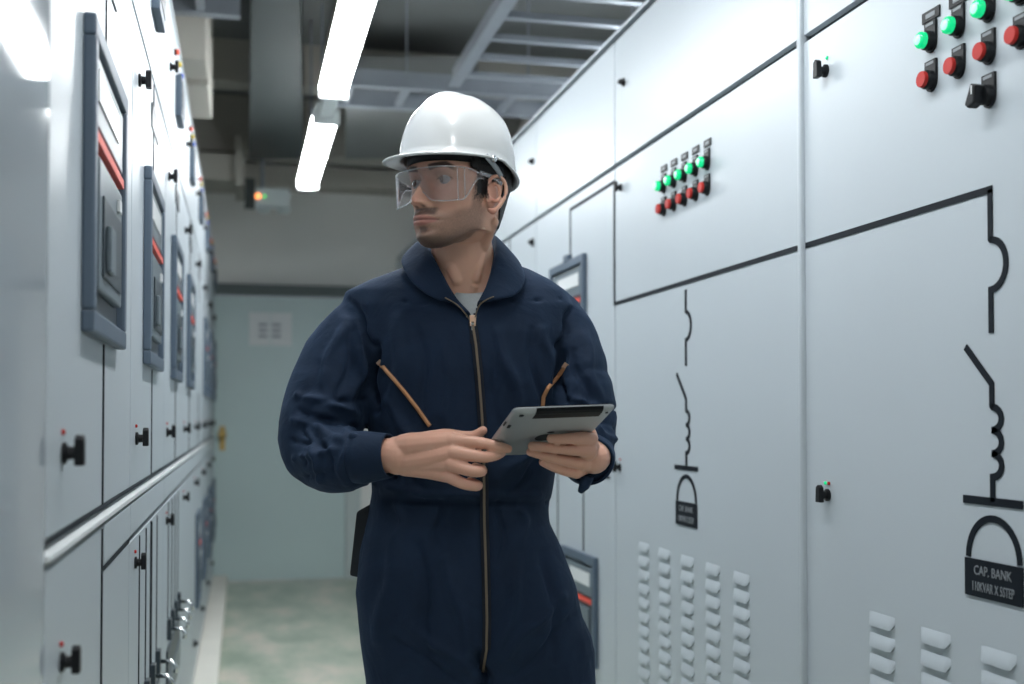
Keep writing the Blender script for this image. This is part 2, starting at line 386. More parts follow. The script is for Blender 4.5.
plB, aB = symbol(TB, mB, s_b, PB, LWD*.95, zm-.02)
caption(TB, plB, s_b, aB, PB, 0)
cB = [RW(x, 560)[0] for x in (644, 741.5)]
louvres(TB, mB, [cB[0]+(cB[1]-cB[0])*i/4 for i in range(5)], zr(644, 547), .0412, 13, .092, .027)
k1 = RW(622, 84); lock(TB, rB, k1[0]-.02, k1[1], 1.1)
k2 = RW(620, 188); knob(TB, mB, k2[0]-.01, k2[1], .85)
k3 = RW(619, 467); knob(TB, mB, k3[0]-.01, k3[1], .9, mark=['redb'])
# C, D, E ... to the back wall
zmu = zr(616, 181)
bounds = [sBC, sCD]; 
while bounds[-1] < BACK-1.2: bounds.append(bounds[-1]+1.06)
bounds[-1] = BACK-.02
lbl = ['right-hand cabinet partly behind the man, with two slate breaker units and a stepped black line',
       'pale right-hand cabinet seen beside the hard hat brim, beyond the one with breaker units',
       'right-hand cabinet hidden mostly behind the hard hat and shoulder', 'second last cabinet of the right-hand row, behind the man',
       'last cabinet of the right-hand row, against the end wall']
for i in range(len(bounds)-1):
    s0, s1 = bounds[i], bounds[i+1]
    r_, T_ = cabinet(TR, s0, s1, lbl[min(i, 4)], -1)
    door(T_, r_, s0, s1, ZJ+.004, ZD, 'upper_door'); m_ = door(T_, r_, s0, s1, ZB+.01, ZJ-.004, 'main_door')
    a = RW(541.5, 154); b = RW(541.5, 237)
    off = a[0]-sCD
    if i: lock(T_, r_, s0+.05, a[1], 1.2); lock(T_, r_, s0+.05, b[1], 1.5)
    z2 = zr(587, 253); e0 = RW(587, 280)[0]
    if i == 0:
        breaker(T_, m_, e0, e0+.45, z2-.44, z2)
        sm = RW(570.5, 220)[0]
        mimic(T_, m_, [(s0+.006, zm-.006), (s0+.006, zmu), (sm, zmu), (sm, z2+.004)], LWD)
        MB(T_).box(sm-.02, sm+.03, z2-.004, z2+.02, 0, .02).build('bus_terminal', M['slate'], m_, bevel=.002)
        f0 = RW(598.5, 600)[0]; zt_ = zr(598.5, 558)
        breaker(T_, m_, f0, f0+.42, zt_-.37, zt_)
        for x in (558, 583.6):
            q = RW(x, 500)[0]; mimic(T_, m_, [(q, z2-.44), (q, zt_+.004)], .009)
        q0 = RW(610, 470)[0]; q1 = RW(552, 470)[0]; zz = zr(575, 472); mimic(T_, m_, [(q0, zz), (q1, zz)], .009)
    else:
        breaker(T_, m_, s0+.25, s0+.70, z2-.44, z2); mimic(T_, m_, [(s0+.47, z2), (s0+.47, ZJ-.01)], .01); breaker(T_, m_, s0+.25, s0+.67, .41, .78)
# ------------------------------------------------------------------ left-hand row of cabinets
l0 = LW(46, 450)[0]; l1 = LW(131.8, 200)[0]; pit = l1-l0
r0, T0 = cabinet(TL, l0-1.05, l0, 'blank glossy grey cabinet side nearest on the left, mirroring a ceiling lamp', 1)
MB(T0).box(l0-1.049, l0-.001, ZB+.002, ZT, -.02, .0).build('blank_panel', M['paint_gloss'], r0, bevel=.003)
zled = LW(46, 557)[1]; z66 = LW(66, 655)[1]; z68 = LW(68, 452)[1]; ztk = LW(145, 77)[1]; zuk = LW(172, 68)[1]-.022; ztk -= .05
m0 = LW(82, 20); mb_ = LW(90, 340)
lblL = ['near left cabinet with a large slate breaker frame and plain doors', 'left cabinet with the second breaker frame and silver toggles at its foot',
        'left cabinet with the third breaker frame and a row of white toggles', 'fourth left cabinet from the camera with breaker frames high and low',
        'fifth left cabinet, far down the aisle', 'sixth left cabinet, close to the end door', 'seventh left cabinet, next to the last one', 'last left cabinet beside the brass handle of the end door']
nL = int((BACK-.02-l0)/pit+.5); pits = [l0+pit*i for i in range(nL)]+[BACK-.02]
for k in range(nL):
    s0, s1 = pits[k], pits[k+1]; r_, T_ = cabinet(TL, s0, s1, lblL[k], 1)
    ud = door(T_, r_, s0, s1, ZJ+.003, ZD, 'upper_door')
    md = door(T_, r_, s0, s1, zled+.016, ZJ-.003, 'main_door')
    MB(T_).box(s0+.002, s1-.002, zled-.007, zled+.002, -.018, .005).build('ledge_strip', M['lip'], r_, bevel=.002)
    sc = s0+pit*.56
    zsub = zled-.012
    if k: 
        MB(T_).box(s0+.004, s1-.004, zled-.075, zled-.014, -.02, .002).build('cover_strip', M['paint'], r_, bevel=.002); zsub = zled-.085
    else:
        MB(T_).box(sc+.005, s1-.004, zled-.075, zled-.014, -.02, .002).build('cover_strip', M['paint'], r_, bevel=.002)
        MB(T_).box(sc+.005, s1-.004, zled-.086, zled-.078, -.02, .001).build('dark_rule', M['mimic'], r_)
    ld = door(T_, r_, s0, s1, ZB+.008, zsub, 'lower_door')
    fm = s0+.27; h_ = .44
    if k != 4: breaker(T_, md, fm, fm+.44, 1.365, 1.797)
    mimic(T_, md, [(sc-.02, 1.807), (sc-.02, ZJ-.01)], .008)
    mimic(T_, md, [(sc-.02, 1.363), (sc-.02, zled+.02)], .010)
    if k < 2: mimic(T_, ld, [(sc-.02, zsub-.006), (sc-.02, ZB+.02)], .010)
    if k: knob(T_, ud, s0+.17, zuk, .9)
    knob(T_, md, s0+.13, ztk, .95); knob(T_, md, s0+.12, z68, .95, mark=['redb']); knob(T_, ld, s0+.12, z66, .85, mark=['redb'])
    lock(T_, ld, s0+.15, .23, 1.6)
    # upper door: three phase lamps and a meter
    for j, c in enumerate(('redl', 'yel', 'blu')):
        pl = MB(T_).lathe(s0+.36+.13*j, 2.375, [(.010, 0), (.010, .006), (.009, .007)], n=14).build('phase_lamp', M['black'], ud)
        MB(T_).lathe(s0+.36+.13*j, 2.375, [(.009, .007), (.009, .013), (.006, .016)], n=14).build('lens', M[c], pl, smooth=True)
    mt = MB(T_).box(s0+.44, s0+.62, 2.20, 2.33, 0, .02).build('panel_meter', M['slate'], ud, bevel=.003)
    MB(T_).box(s0+.46, s0+.60, 2.225, 2.315, .02, .022).build('meter_face', M['slate_dark'], mt)
    MB(T_).box(s0+.46, s0+.66, 1.93, 1.985, 0, .003).build('name_plate', M['slate_dark'], md)
    if k in (1, 2):
        ns = 4
        for j in range(ns):
            q = s0+.22+.17*j; mimic(T_, ld, [(q, zsub-.01), (q, .66)], .009)
            tg = MB(T_).box(q-.02, q+.02, .60, .66, 0, .012).build('toggle_base', M['slate_dark'], ld, bevel=.002)
            MB(T_).tube([(q, .63, .01), (q, .63, .04), (q, .615, .05), (q, .60, .048)], .006, n=8).build('toggle_lever', M['chrome'], tg, smooth=True)
        bp_ = MB(T_).box(s0+.16, s0+.80, .40, .575, 0, .006).build('lower_recess_plate', M['slate_dark'], ld, bevel=.002)
        MB(T_).box(s0+.20, s0+.76, .44, .50, .006, .010).build('plate_label', M['module'], bp_)
    if k >= 4: breaker(T_, ld, s0+.30, s0+.66, .36, .80)
# ------------------------------------------------------------------ ceiling services
def lamp(y0, y1, label, x=.365):
    z = H+1.35
    r_ = empty('fluorescent_lamp', (x, (y0+y1)/2, z+.06), label=label, cat='ceiling lamp', group=None)
    L = (y1-y0)/2
    Tt = lambda a, b, c: (a, b, c)
    MB(Tt).box(-.05, .05, -L, L, -.02, .03).build('lamp_housing', M['white_metal'], r_, bevel=.004)
    prof = [(-.06, -.02)]+[(-.06*math.cos(t), -.02-.045*math.sin(t)) for t in np.linspace(.0, math.pi, 9)]+[(.06, -.02)]
    v = []; n = len(prof)
    for yy in (-L+.03, L-.03): v += [(a, yy, c) for a, c in prof]
    finish('diffuser', v, [list(range(n)), list(range(n, 2*n))]+[(i, (i+1) % n, n+(i+1) % n, n+i) for i in range(n)], M['tube'], r_, bevel=0)
    for yy in (-L, L-.03): MB(Tt).box(-.062, .062, yy, yy+.03, -.07, .0).build('end_cap', M['white_metal'], r_, bevel=.006)
    for yy in (-L*.6, L*.6): MB(Tt).tube([(0, yy, .03), (0, yy, 3.5-z-.06)], .006).build('hanger_rod', M['galv'], r_)
    return r_
zc2y = lambda d: (d-.365*math.sin(PSI))/math.cos(PSI)
lamp(zc2y(5.23), zc2y(6.78), 'far glowing fluorescent tube lamp above the end of the aisle, shorter-looking of the two')
lamp(zc2y(3.30), zc2y(4.84), 'long glowing fluorescent lamp reaching the picture top, nearer of the two')
lamp(zc2y(1.35), zc2y(2.9), 'fluorescent lamp overhead, above the frame, between camera and man')
lamp(4.4, 5.9, 'added lamp hidden behind the right-hand cabinets, brightening the ceiling and end wall', 1.95)  # added unseen lamp that lifts the ceiling, trays and upper end wall
lamp(-.95, .55, 'fluorescent lamp behind the camera')
# trunking between lamps
tag(MB().box(.335, .395, zc2y(4.84), zc2y(5.23), H+1.37, H+1.43).build('lamp_trunking', M['white_metal'], bevel=.003), 'short white trunking joining the two glowing ceiling lamps', 'trunking')
# ladder cable tray over the right-hand cabinets, running along the aisle
ZTR = 2.90
def ladder(name, p0, p1, width, label, rung=.28, rail_h=.085, parity=1):
    p0 = Vector(p0); p1 = Vector(p1); d = (p1-p0); L = d.length; d.normalize(); nrm = Vector((d.y, -d.x, 0))
    r_ = empty(name, p0, label=label, cat='cable tray')
    Tt = lambda a, b, c: tuple(d*a+nrm*b+Vector((0, 0, c)))
    for b in (0, width):
        MB(Tt).box(0, L, b-.012, b+.012, 0, rail_h).box(0, L, b-.028, b+.028, -.004, .006).build('side_rail', M['galv'], r_)
    k = .1
    while k < L:
        MB(Tt).box(k-.018, k+.018, .012, width-.012, .005, .03).build('rung', M['galv'], r_); k += rung
    k = .4
    while k < L:
        MB(Tt).tube([(k, width/2, .02), (k, width/2, 3.5-p0.z)], .006, n=6).build('hanger_rod', M['galv'], r_); k += 1.6
    return r_
ladder('cable_tray', (1.02, 2.0, ZTR), (1.02, 5.62, ZTR), .75, 'galvanised ladder cable tray running along above the right-hand cabinets')
ladder('cable_tray', (.42, 6.1, 2.90), (2.3, 6.1, 2.90), .38, 'galvanised ladder cable tray crossing behind the hard hat')
ladder('cable_tray', (-1.4, 4.9, 2.92), (-.02, 4.9, 2.92), .35, 'short grey cable tray end above the left-hand cabinets')
ladder('cable_tray', (.45, 4.5, 3.1), (2.3, 4.5, 3.1), .35, 'higher cable tray crossing at the top edge of the view')
# ducts
def quad_duct(name, pts, z0, z1, m, label):
    b = MB().prism(pts, z0, z1) 
    o = b.build(name, m, bevel=.004); return tag(o, label, 'duct')
def onz(px, d, z):   # floor-plan point on image column px at camera depth d
    p = at_depth(px, 300, d); return (p.x, p.y)
da, db = 4.3, 7.7
quad_duct('ventilation_duct', [onz(250, da, 0), onz(298, da, 0), onz(303, db, 0), onz(248, db, 0)], 2.98, 3.38, M['duct'], 'dark grey rectangular duct running down the ceiling left of the lamps')
quad_duct('ventilation_duct', [onz(345, 6.5, 0), onz(345, 8.0, 0), onz(478, 8.0, 0), onz(478, 6.5, 0)], 3.05, 3.3, M['duct2'], 'flat mid-grey duct between the lamps and the ladder tray')
b2 = on_z(200, 30, 2.9)
bx1 = at_depth(208, 75, 5.1).x
for z0, z1, y0, y1, lb2 in ((2.75, 3.5, 4.96, 5.25, 'beige duct box above the left cabinets, nearer one'), (2.75, 3.5, 5.36, 5.95, 'beige duct box above the left cabinets, farther one')):
    tag(MB().box(-.9, bx1, y0, y1, z0, z1).build('duct_box', M['beam'], bevel=.006), lb2, 'duct')
# beams across the ceiling near the back wall
struct('trim_5', MB().box(-1.5, 2.5, 8.2, 8.45, 3.1, 3.5), M['beam'])
struct('trim_6', MB().box(-1.5, 2.5, 7.0, 7.2, 3.25, 3.5), M['beam'])
struct('trim_7', MB().box(-1.5, 2.5, 8.7, BACK, 2.98, 3.12), M['beam'])
tag(MB().box(-.35, -.02, 8.0, 8.5, 2.86, 3.04).box(-.06, 0, 7.95, 8.55, 2.82, 3.16).build('ceiling_bracket', M['beam'], bevel=.006), 'beige ceiling bracket left of the dark duct near the end wall', 'bracket')
tag(MB().tube([(.50, 3.5, 3.42), (.50, 8.9, 3.42)], .04, n=14).build('conduit_pipe', M['beam'], smooth=True), 'pale pipe running along the ceiling right of the lamps', 'pipe')
pq = at_depth(516, 130, 7.6)
tag(MB().tube([(pq.x+.12, pq.y, 3.5), (pq.x, pq.y, 2.5)], .055, n=14).build('conduit_pipe', M['beam'], smooth=True), 'pale yellowish pipe dropping from the ceiling beside the hard hat', 'pipe')
# emergency lamp box
e0 = at_depth(255, 205, 7.9); e1 = at_depth(291, 187, 7.9)
eb = empty('emergency_light', (e0.x, e0.y, e0.z), -PSI*0, label='grey emergency light box with orange and green indicators hanging at the end', cat='emergency light')
we = e1.x-e0.x; he = e1.z-e0.z
MB().box(0, we, 0, .12, 0, he).build('lamp_box', M['box'], eb, bevel=.006)
MB().box(-.07, 0, .0, .12, -.01, he*1.5).build('side_bracket', M['duct'], eb, bevel=.004)
for j in (0, 1): MB().lathe(.06+.14*j, he+.045, [(.045, -.02), (.05, .02), (.02, .07)], n=16).build('spot_head', M['box'], eb, smooth=True)
MB(lambda a, b, c: (a, -c, b)).lathe(.02, he*.5, [(.018, 0), (.018, .006)], n=12).build('orange_indicator', mat('orange_led', (.9, .25, .05), .4, emit=(1, .3, .08), estr=2, var=.01), eb)
MB(lambda a, b, c: (a, -c, b)).lathe(.065, he*.5, [(.009, 0), (.009, .006)], n=12).build('green_indicator', mat('green_led', (.1, .6, .15), .4, emit=(.1, .8, .15), estr=1, var=.01), eb)
MB().tube([(.05, .06, he), (.05, .06, 3.5-e0.z)], .015).build('hanger_rod', M['galv'], eb)
# ------------------------------------------------------------------ world: faint bluish-white background outside the closed room
wd = bpy.data.worlds.new('world'); SC.world = wd; wd.use_nodes = True
wd.node_tree.nodes['Background'].inputs[0].default_value = (.75, .85, .95, 1); wd.node_tree.nodes['Background'].inputs[1].default_value = .25
SC.view_settings.view_transform = 'Standard'; SC.view_settings.look = 'None'; SC.view_settings.gamma = 1; SC.view_settings.use_curve_mapping = False
SC.view_settings.exposure = 0.55
# ================================================================== the man
BD = 2.25
root_w = at_depth(463, 417, BD); root_w.z = 0
CI, SI = math.cos(PSI), math.sin(PSI)
def to_local(p):
    d = Vector(p)-root_w; return Vector((d.x*CI-d.y*SI, d.x*SI+d.y*CI, d.z))
def MP(px, py, d=0.0): return to_local(at_depth(px, py, BD-d))
def remesh(mb, voxel, smooth=2, fac=.5):
    me = bpy.data.meshes.new('tmp'); bm = bmesh.new(); vs = [bm.verts.new(v) for v in mb.v]
    for f in mb.f:
        try: bm.faces.new([vs[i] for i in f])
        except ValueError: pass
    bmesh.ops.recalc_face_normals(bm, faces=bm.faces); bm.to_mesh(me); bm.free()
    o = bpy.data.objects.new('tmp', me); COL.objects.link(o)
    md = o.modifiers.new('r', 'REMESH'); md.mode = 'VOXEL'; md.voxel_size = voxel
    if smooth: s = o.modifiers.new('s', 'SMOOTH'); s.factor = fac; s.iterations = smooth
    dg = bpy.context.evaluated_depsgraph_get(); res = bpy.data.meshes.new_from_object(o.evaluated_get(dg))
    bpy.data.objects.remove(o); 
    for p in res.polygons: p.use_smooth = True
    return res
def co_of(me): a = np.empty(len(me.vertices)*3, np.float64); me.vertices.foreach_get('co', a); return a.reshape(-1, 3)
def no_of(me): a = np.empty(len(me.vertices)*3, np.float64); me.vertices.foreach_get('normal', a); return a.reshape(-1, 3)
def put(me, a): me.vertices.foreach_set('co', a.astype(np.float32).ravel()); me.update()
def ring(cx, cy, cz, hx, front, back, n=40, e=2.5, tilt=0):
    out = []
    for i in range(n):
        t = 2*math.pi*i/n; c, s = math.cos(t), math.sin(t)
        x = hx*math.copysign(abs(c)**(2/e), c); k = math.copysign(abs(s)**(2/e), s)
        y = back*k if k > 0 else front*k
        out.append((cx+x, cy+y, cz+tilt*k))
    return out
def loft(mb, rings):
    n = len(rings[0]); vs = [p for r in rings for p in r]; fs = []
    for k in range(len(rings)-1):
        for i in range(n): fs.append((k*n+i, k*n+(i+1) % n, (k+1)*n+(i+1) % n, (k+1)*n+i))
    fs.append(list(range(n))[::-1]); fs.append([(len(rings)-1)*n+i for i in range(n)])
    mb.add(vs, fs)
def ball(mb, c, r, n=14, sc=(1, 1, 1), rot=None):
    vs = []; fs = []; c = Vector(c)
    for j in range(1, n):
        for i in range(n*2):
            p = Vector((math.sin(math.pi*j/n)*math.cos(math.pi*i/n)*sc[0], math.sin(math.pi*j/n)*math.sin(math.pi*i/n)*sc[1], math.cos(math.pi*j/n)*sc[2]))*r
            if rot: p = rot @ p
            vs.append(tuple(c+p))
    m2 = n*2
    for j in range(n-2):
        for i in range(m2): fs.append((j*m2+i, j*m2+(i+1) % m2, (j+1)*m2+(i+1) % m2, (j+1)*m2+i))
    a = len(vs); vs.append(tuple(c+(rot @ Vector((0, 0, r*sc[2])) if rot else Vector((0, 0, r*sc[2]))))); vs.append(tuple(c-(rot @ Vector((0, 0, r*sc[2])) if rot else Vector((0, 0, r*sc[2])))))
    for i in range(m2): fs.append((a, i, (i+1) % m2)); fs.append((a+1, (n-2)*m2+(i+1) % m2, (n-2)*m2+i))
    mb.add(vs, fs)
def chain(mb, nodes, n=16, sub=4):
    """limb: nodes (point, radius), Catmull-Rom smoothed tapered tube with round ends"""
    P = [Vector(p) for p, r in nodes]; Rr = [r for p, r in nodes]; pts = []; rs = []
    for i in range(len(P)-1):
        a, b, c, d = P[max(i-1, 0)], P[i], P[i+1], P[min(i+2, len(P)-1)]
        for k in range(sub):
            t = k/sub
            pts.append(.5*((2*b)+(c-a)*t+(2*a-5*b+4*c-d)*t*t+(3*b-a-3*c+d)*t**3)); rs.append(Rr[i]+(Rr[i+1]-Rr[i])*t)
    pts.append(P[-1]); rs.append(Rr[-1])
    mb.tube(pts, rs, n); ball(mb, pts[0], rs[0]*.995, 10); ball(mb, pts[-1], rs[-1]*.995, 10)
# ---------- head frame
YAW, HP = R(38), R(.5); HS = 1.06
Vd = Vector((-math.sin(YAW)*math.cos(HP), -math.cos(YAW)*math.cos(HP), math.sin(HP)))
Ud = Vector((math.cos(YAW), -math.sin(YAW), 0)); Wd = Ud.cross(Vd); Wd = Wd if Wd.z > 0 else -Wd
HC = MP(458, 188.5, .12)
def HF(u, v, w): return HC+(Ud*u+Vd*v+Wd*w)*HS
WK = np.array([-.127, -.124, -.119, -.112, -.100, -.085, -.065, -.045, -.02, 0, .02, .045, .07, .09, .105, .115, .121])
AK = np.array([.012, .026, .034, .040, .0475, .0525, .0585, .0625, .0675, .070, .071, .0695, .063, .051, .037, .022, .004])
FK = np.array([.010, .030, .058, .079, .0905, .0905, .0895, .0865, .0835, .084, .0915, .0925, .084, .067, .047, .027, .004])
BK = np.array([.030, .050, .060, .066, .069, .074, .080, .088, .096, .101, .103, .100, .089, .071, .051, .029, .004])
NK = np.array([2.0, 2.0, 2.0, 2.0, 2.05, 2.1, 2.2, 2.25, 2.3, 2.35, 2.35, 2.3, 2.2, 2.1, 2, 2, 2])
def sm_interp(w, K):
    ws = np.linspace(-.127, .121, 400); ys = np.interp(ws, WK, K); ker = np.hanning(15); ker /= ker.sum()
    yp = np.pad(ys, 7, mode='edge'); ys2 = np.convolve(yp, ker, 'valid'); ys2[-12:] = ys[-12:]
    return np.interp(w, ws, ys2)
def g(x, s): return np.exp(-(x/s)**2)
def sst(x, a, b): t = np.clip((x-a)/(b-a), 0, 1); return t*t*(3-2*t)
def head_points(off=0.0, nt=300, nw=150, feat=True):
    w = np.linspace(-.127, .121, nw)[:, None]; t = np.linspace(0, 2*math.pi, nt, endpoint=False)[None, :]
    a, f, b, n = (sm_interp(w, K) for K in (AK, FK, BK, NK))
    c, s = np.cos(t), np.sin(t)
    u = (a+off)*np.sign(c)*np.abs(c)**(2/n); v = np.where(s > 0, (f+off)*np.abs(s)**(2/n), -(b+off)*np.abs(s)**(2/n))
    W = np.repeat(w, nt, 1)+0*u
    if feat:
        fr = sst(v, .0, .05); au = np.abs(u); dv = 0*u
        # nose: ridge, tip, wings, underside
        h = np.interp(w, [-.052, -.0465, -.042, -.034, -.022, -.008, .004, .016], [0, .007, .028, .032, .0245, .014, .006, 0])
        wd = np.interp(w, [-.05, -.036, -.02, .0, .016], [.0125, .0115, .0085, .0070, .0100])
        dv += h*np.exp(-(np.abs(u)/wd)**2.2)
        dv += .0125*g(au-.0135, .0060)*g(w+.0405, .0075)
        dv -= .0105*g(au-.029, .0150)*g(w-.001, .0120)       # sockets
        dv -= .0045*g(au-.016, .0065)*g(w-.003, .011)
        dv += .0056*g(au-.031, .0125)*g(w-.0005, .0085)       # lids over the eyeball
        al = np.clip(1-((au-.031)/.0145)**2, 0, 1)
        dv -= .0055*sst(al*.0038-np.abs(w-.0005+.0015*((au-.031)/.0145)), -.0008, .0014)
        dv += .0022*g(au-.031, .014)*g(w-.0085, .0022)        # upper lid fold
        dv += .0050*g(au-.030, .020)*g(w-.0195, .0070)        # brow
        dv += .0035*g(au-.049, .015)*g(w+.022, .013)          # cheekbone
        dv -= .0035*g(au-.040, .014)*g(w+.052, .015)
        dv += .0095*g(u, .030)*g(w+.066, .015)                # muzzle
        dv += .0042*g(u, .0240)*g(w+.0645, .0036)             # upper lip
        dv += .0050*g(u, .0220)*g(w+.0742, .0044)             # lower lip
        dv -= .0042*g(u, .0290)*g(w+.0690, .0017)             # mouth line
        dv -= .0016*g(u, .0035)*g(w+.056, .0055)             # philtrum
        dv -= .0055*g(u, .018)*g(w+.0855, .0060)
        dv += .0060*g(u, .0200)*g(w+.1020, .0100)             # chin
        dv -= .0025*g(au-.027, .004)*g(w+.070, .006)
        v = v+dv*fr
        W = W+sst(-W, .070, .120)*(.030*(1-sst(v, -.005, .068))+.005)
        # jaw: pull the lower face in behind the corner of the mandible
    return u, v, W
def head_mesh(mb, **k):
    u, v, w = head_points(**k); nw, nt = u.shape
    vs = [tuple(HF(u[i, j], v[i, j], w[i, j])) for i in range(nw) for j in range(nt)]
    fs = [(i*nt+j, i*nt+(j+1) % nt, (i+1)*nt+(j+1) % nt, (i+1)*nt+j) for i in range(nw-1) for j in range(nt)]
    fs += [list(range(nt))[::-1], [(nw-1)*nt+j for j in range(nt)]]
    mb.add(vs, fs)
body = MB(); head_mesh(body)
# ears
def ear(sgn):
    def E(a, b, c): # a back, b up, c out from the head
        return HF(sgn*(.0675+c+.35*a), +.004-a, -.019+b)
    hel = [(-.004, -.004), (-.006, .012), (-.001, .025), (.009, .031), (.020, .028), (.027, .016), (.027, .002), (.021, -.012), (.013, -.023), (.005, -.030), (-.001, -.028)]
    rr = [.003, .0036, .0038, .0038, .0038, .004, .0038, .0036, .0042, .006, .0045]
    chain(body, [(E(a, b, .008+.0035*math.sin(i/10*math.pi)), r_) for i, ((a, b), r_) in enumerate(zip(hel, rr))], 10, 3)
    chain(body, [(E(.001, -.008, .007), .003), (E(.011, -.012, .0085), .0032), (E(.018, .0, .009), .0032), (E(.016, .013, .0085), .003), (E(.008, .020, .007), .0026)], 8, 3)
    chain(body, [(E(-.004, -.006, .006), .004), (E(-.003, -.013, .0065), .0042)], 8, 2)
    ball(body, E(.011, .002, -.003), .022, 12, (.62, .95, 1.1) if False else (.75, .35, 1.25), Matrix.Rotation(-YAW, 3, 'Z') @ Matrix.Rotation(R(90), 3, 'Z'))
ear(1); ear(-1)
# neck and slim trunk
loft(body, [ring(*(MP(px, py, 0)+Vector((0, -d, 0))), hx, fr, bk, 36, 2.1, -.0) for px, py, d, hx, fr, bk in
     ((462, 205, .085, .054, .054, .06), (462, 235, .07, .0565, .056, .062), (463, 250, .055, .0585, .058, .062), (464, 265, .045, .062, .060, .064), (466, 280, .035, .070, .064, .07),
      (466, 293, .025, .095, .070, .075), (464, 308, .01, .145, .084, .085), (462, 340, .0, .160, .102, .09), (462, 420, 0, .150, .10, .09), (462, 500, 0, .145, .10, .09), (466, 580, 0, .165, .10, .10), (474, 640, 0, .17, .10, .10))])
chain(body, [(HF(.056, -.030, -.060), .010), (MP(484, 248, .088), .010), (MP(477, 276, .094), .008), (MP(473, 292, .088), .008)], 12)
chain(body, [(MP(452, 268, .093), .012), (MP(457, 280, .091), .012)], 12)     # larynx
for sx, (a, b) in ((0, (420, 424)), (1, (540, 545))):
    chain(body, [(MP(b, 640), .085), (MP(a, 760), .072), (MP(a+4, 860, .01), .055), (MP(a+4, 960), .042), (MP(a+4, 1035, 0), .038)], 16)
# ---------- arms inside the sleeves, then hands
chain(body, [(MP(372, 318), .050), (MP(340, 375, .02), .046), (MP(318, 442, .06), .042), (MP(345, 458, .13), .038), (MP(378, 456, .19), .032), (MP(398, 455, .212), .0300)], 16)
ball(body, MP(398, 455.5, .208), .0345, 14, (1.0, .72, 1.0))
ball(body, MP(424, 456, .219), .036, 14, (1.15, .56, .92)); ball(body, MP(446, 455, .236), .030, 14, (.9, .50, .95))
chain(body, [(MP(555, 322), .048), (MP(576, 375, .02), .044), (MP(588, 428, .05), .040), (MP(592, 452, .12), .036), (MP(594, 458, .18), .029), (MP(592, 459, .195), .026)], 16)
# right hand of the man (back of the hand to the camera)
def C(*n, **k): chain(body, [(MP(px, py, d), r_) for px, py, d, r_ in n], 12, **k)
C((404, 446, .217, .0215), (412, 445, .225, .0225), (432, 443, .236, .0205), (452, 441, .246, .0160))
C((404, 461, .214, .0215), (412, 460, .222, .0220), (432, 457, .238, .0190), (454, 452, .254, .0145))
C((406, 466, .212, .0180), (425, 464, .228, .0175), (452, 464, .252, .0140))
C((405, 468, .212, .0150), (428, 471, .228, .0145), (448, 476, .244, .0125))
C((420, 440, .232, .014), (436, 437, .236, .013), (450, 436, .238, .011))
# index / middle / ring / little
C((452, 440, .250, .0135), (466, 441, .258, .0112), (482, 443, .262, .0102), (497, 446, .262, .0092), (508, 449, .258, .0078))
C((454, 452, .257, .0135), (469, 455, .266, .0112), (484, 457, .266, .0100), (495, 456, .258, .0088), (502, 453, .250, .0074))
C((452, 464, .256, .0130), (468, 470, .268, .0112), (479, 471.5, .268, .0102), (482, 470, .254, .0092), (475, 467, .236, .0080))
C((448, 476, .247, .0120), (462, 483, .258, .0105), (475, 486, .258, .0095), (478, 485, .244, .0085), (470, 481, .230, .0075))
# thumb lies on the screen side of the tablet
C((424, 441, .215, .0150), (444, 436, .205, .0135), (462, 437, .200, .0115), (474, 436, .204, .0100), (483, 430.5, .210, .0080))
# left hand of the man (fingers across the back of the tablet)
C((592, 456, .170, .0225), (590, 449, .195, .0190), (588, 442, .225, .0150))
C((592, 459, .170, .0215), (591, 455, .190, .0190), (588, 453, .222, .0145))
C((591, 461, .170, .0200), (588, 463, .195, .0180), (584, 463, .215, .0140))
C((588, 463, .170, .0175), (583, 467, .192, .0150), (576, 472, .208, .0125))
C((591, 439, .228, .0130), (584, 438, .247, .0114), (572, 438.5, .262, .0100), (560, 439, .270, .0092), (551, 438.5, .272, .0080))
C((590, 451, .224, .0135), (580, 450, .240, .0114), (563, 449, .252, .0100), (545, 447, .260, .0092), (532, 446, .258, .0080))
C((584, 463, .213, .0130), (572, 461.5, .226, .0108), (556, 458, .238, .0096), (541, 454.5, .244, .0088), (530, 452, .244, .0074))
C((577, 472, .206, .0115), (566, 471, .216, .0098), (553, 466.5, .226, .0090), (543, 462, .230, .0078))
C((593, 448, .168, .0140), (590, 434, .178, .0125), (584, 424, .195, .0105), (574, 420, .212, .0090))   # thumb on the screen side
bme = remesh(body, .0021, 2, .5)
bme.name = 'person'
# skin colouring in head coordinates, socket and nostril shade painted in
co = co_of(bme); rel = (co-np.array(HC))/HS
U = rel @ np.array(Ud); V = rel @ np.array(Vd); Wc = rel @ np.array(Wd)
inhead = (Wc > -.16) & (np.abs(U) < .1) & (np.abs(V) < .14)
AU = np.abs(U)
skin = np.array([.74, .43, .31]); colr = np.tile(skin, (len(co), 1)); knk = 0
def mixc(mask, c): 
    global colr
    colr = colr*(1-mask[:, None])+np.array(c)*mask[:, None]
hd = inhead*1.0
mixc(hd*.35*g(AU-.035, .022)*g(Wc+.028, .018)*(V > .04), (.62, .25, .18))
mixc(hd*.45*g(U, .012)*g(Wc+.038, .010)*(V > .09), (.68, .27, .2))
mixc(hd*.62*g(AU-.029, .018)*g(Wc-.003, .011)*(V > .05), (.26, .13, .10))  # shade of the eye sockets painted into the skin colour
line = -.036-.018*sst(V, .02, .075)+.05*sst(AU, .058, .069)*(V > .012)*(V < .045)
beard = sst(line-Wc, -.004, .012)*sst(V, -.012, .012)*(Wc > -.150)
beard *= 1-.85*g(U, .020)*g(Wc+.0695, .0085)
beard = beard*(1-.35*sst(-Wc, .118, .135))
must = sst(.030-AU, 0, .008)*sst(Wc+.063, -.001, .003)*sst(-.0475-Wc, -.001, .003)*(V > .06)
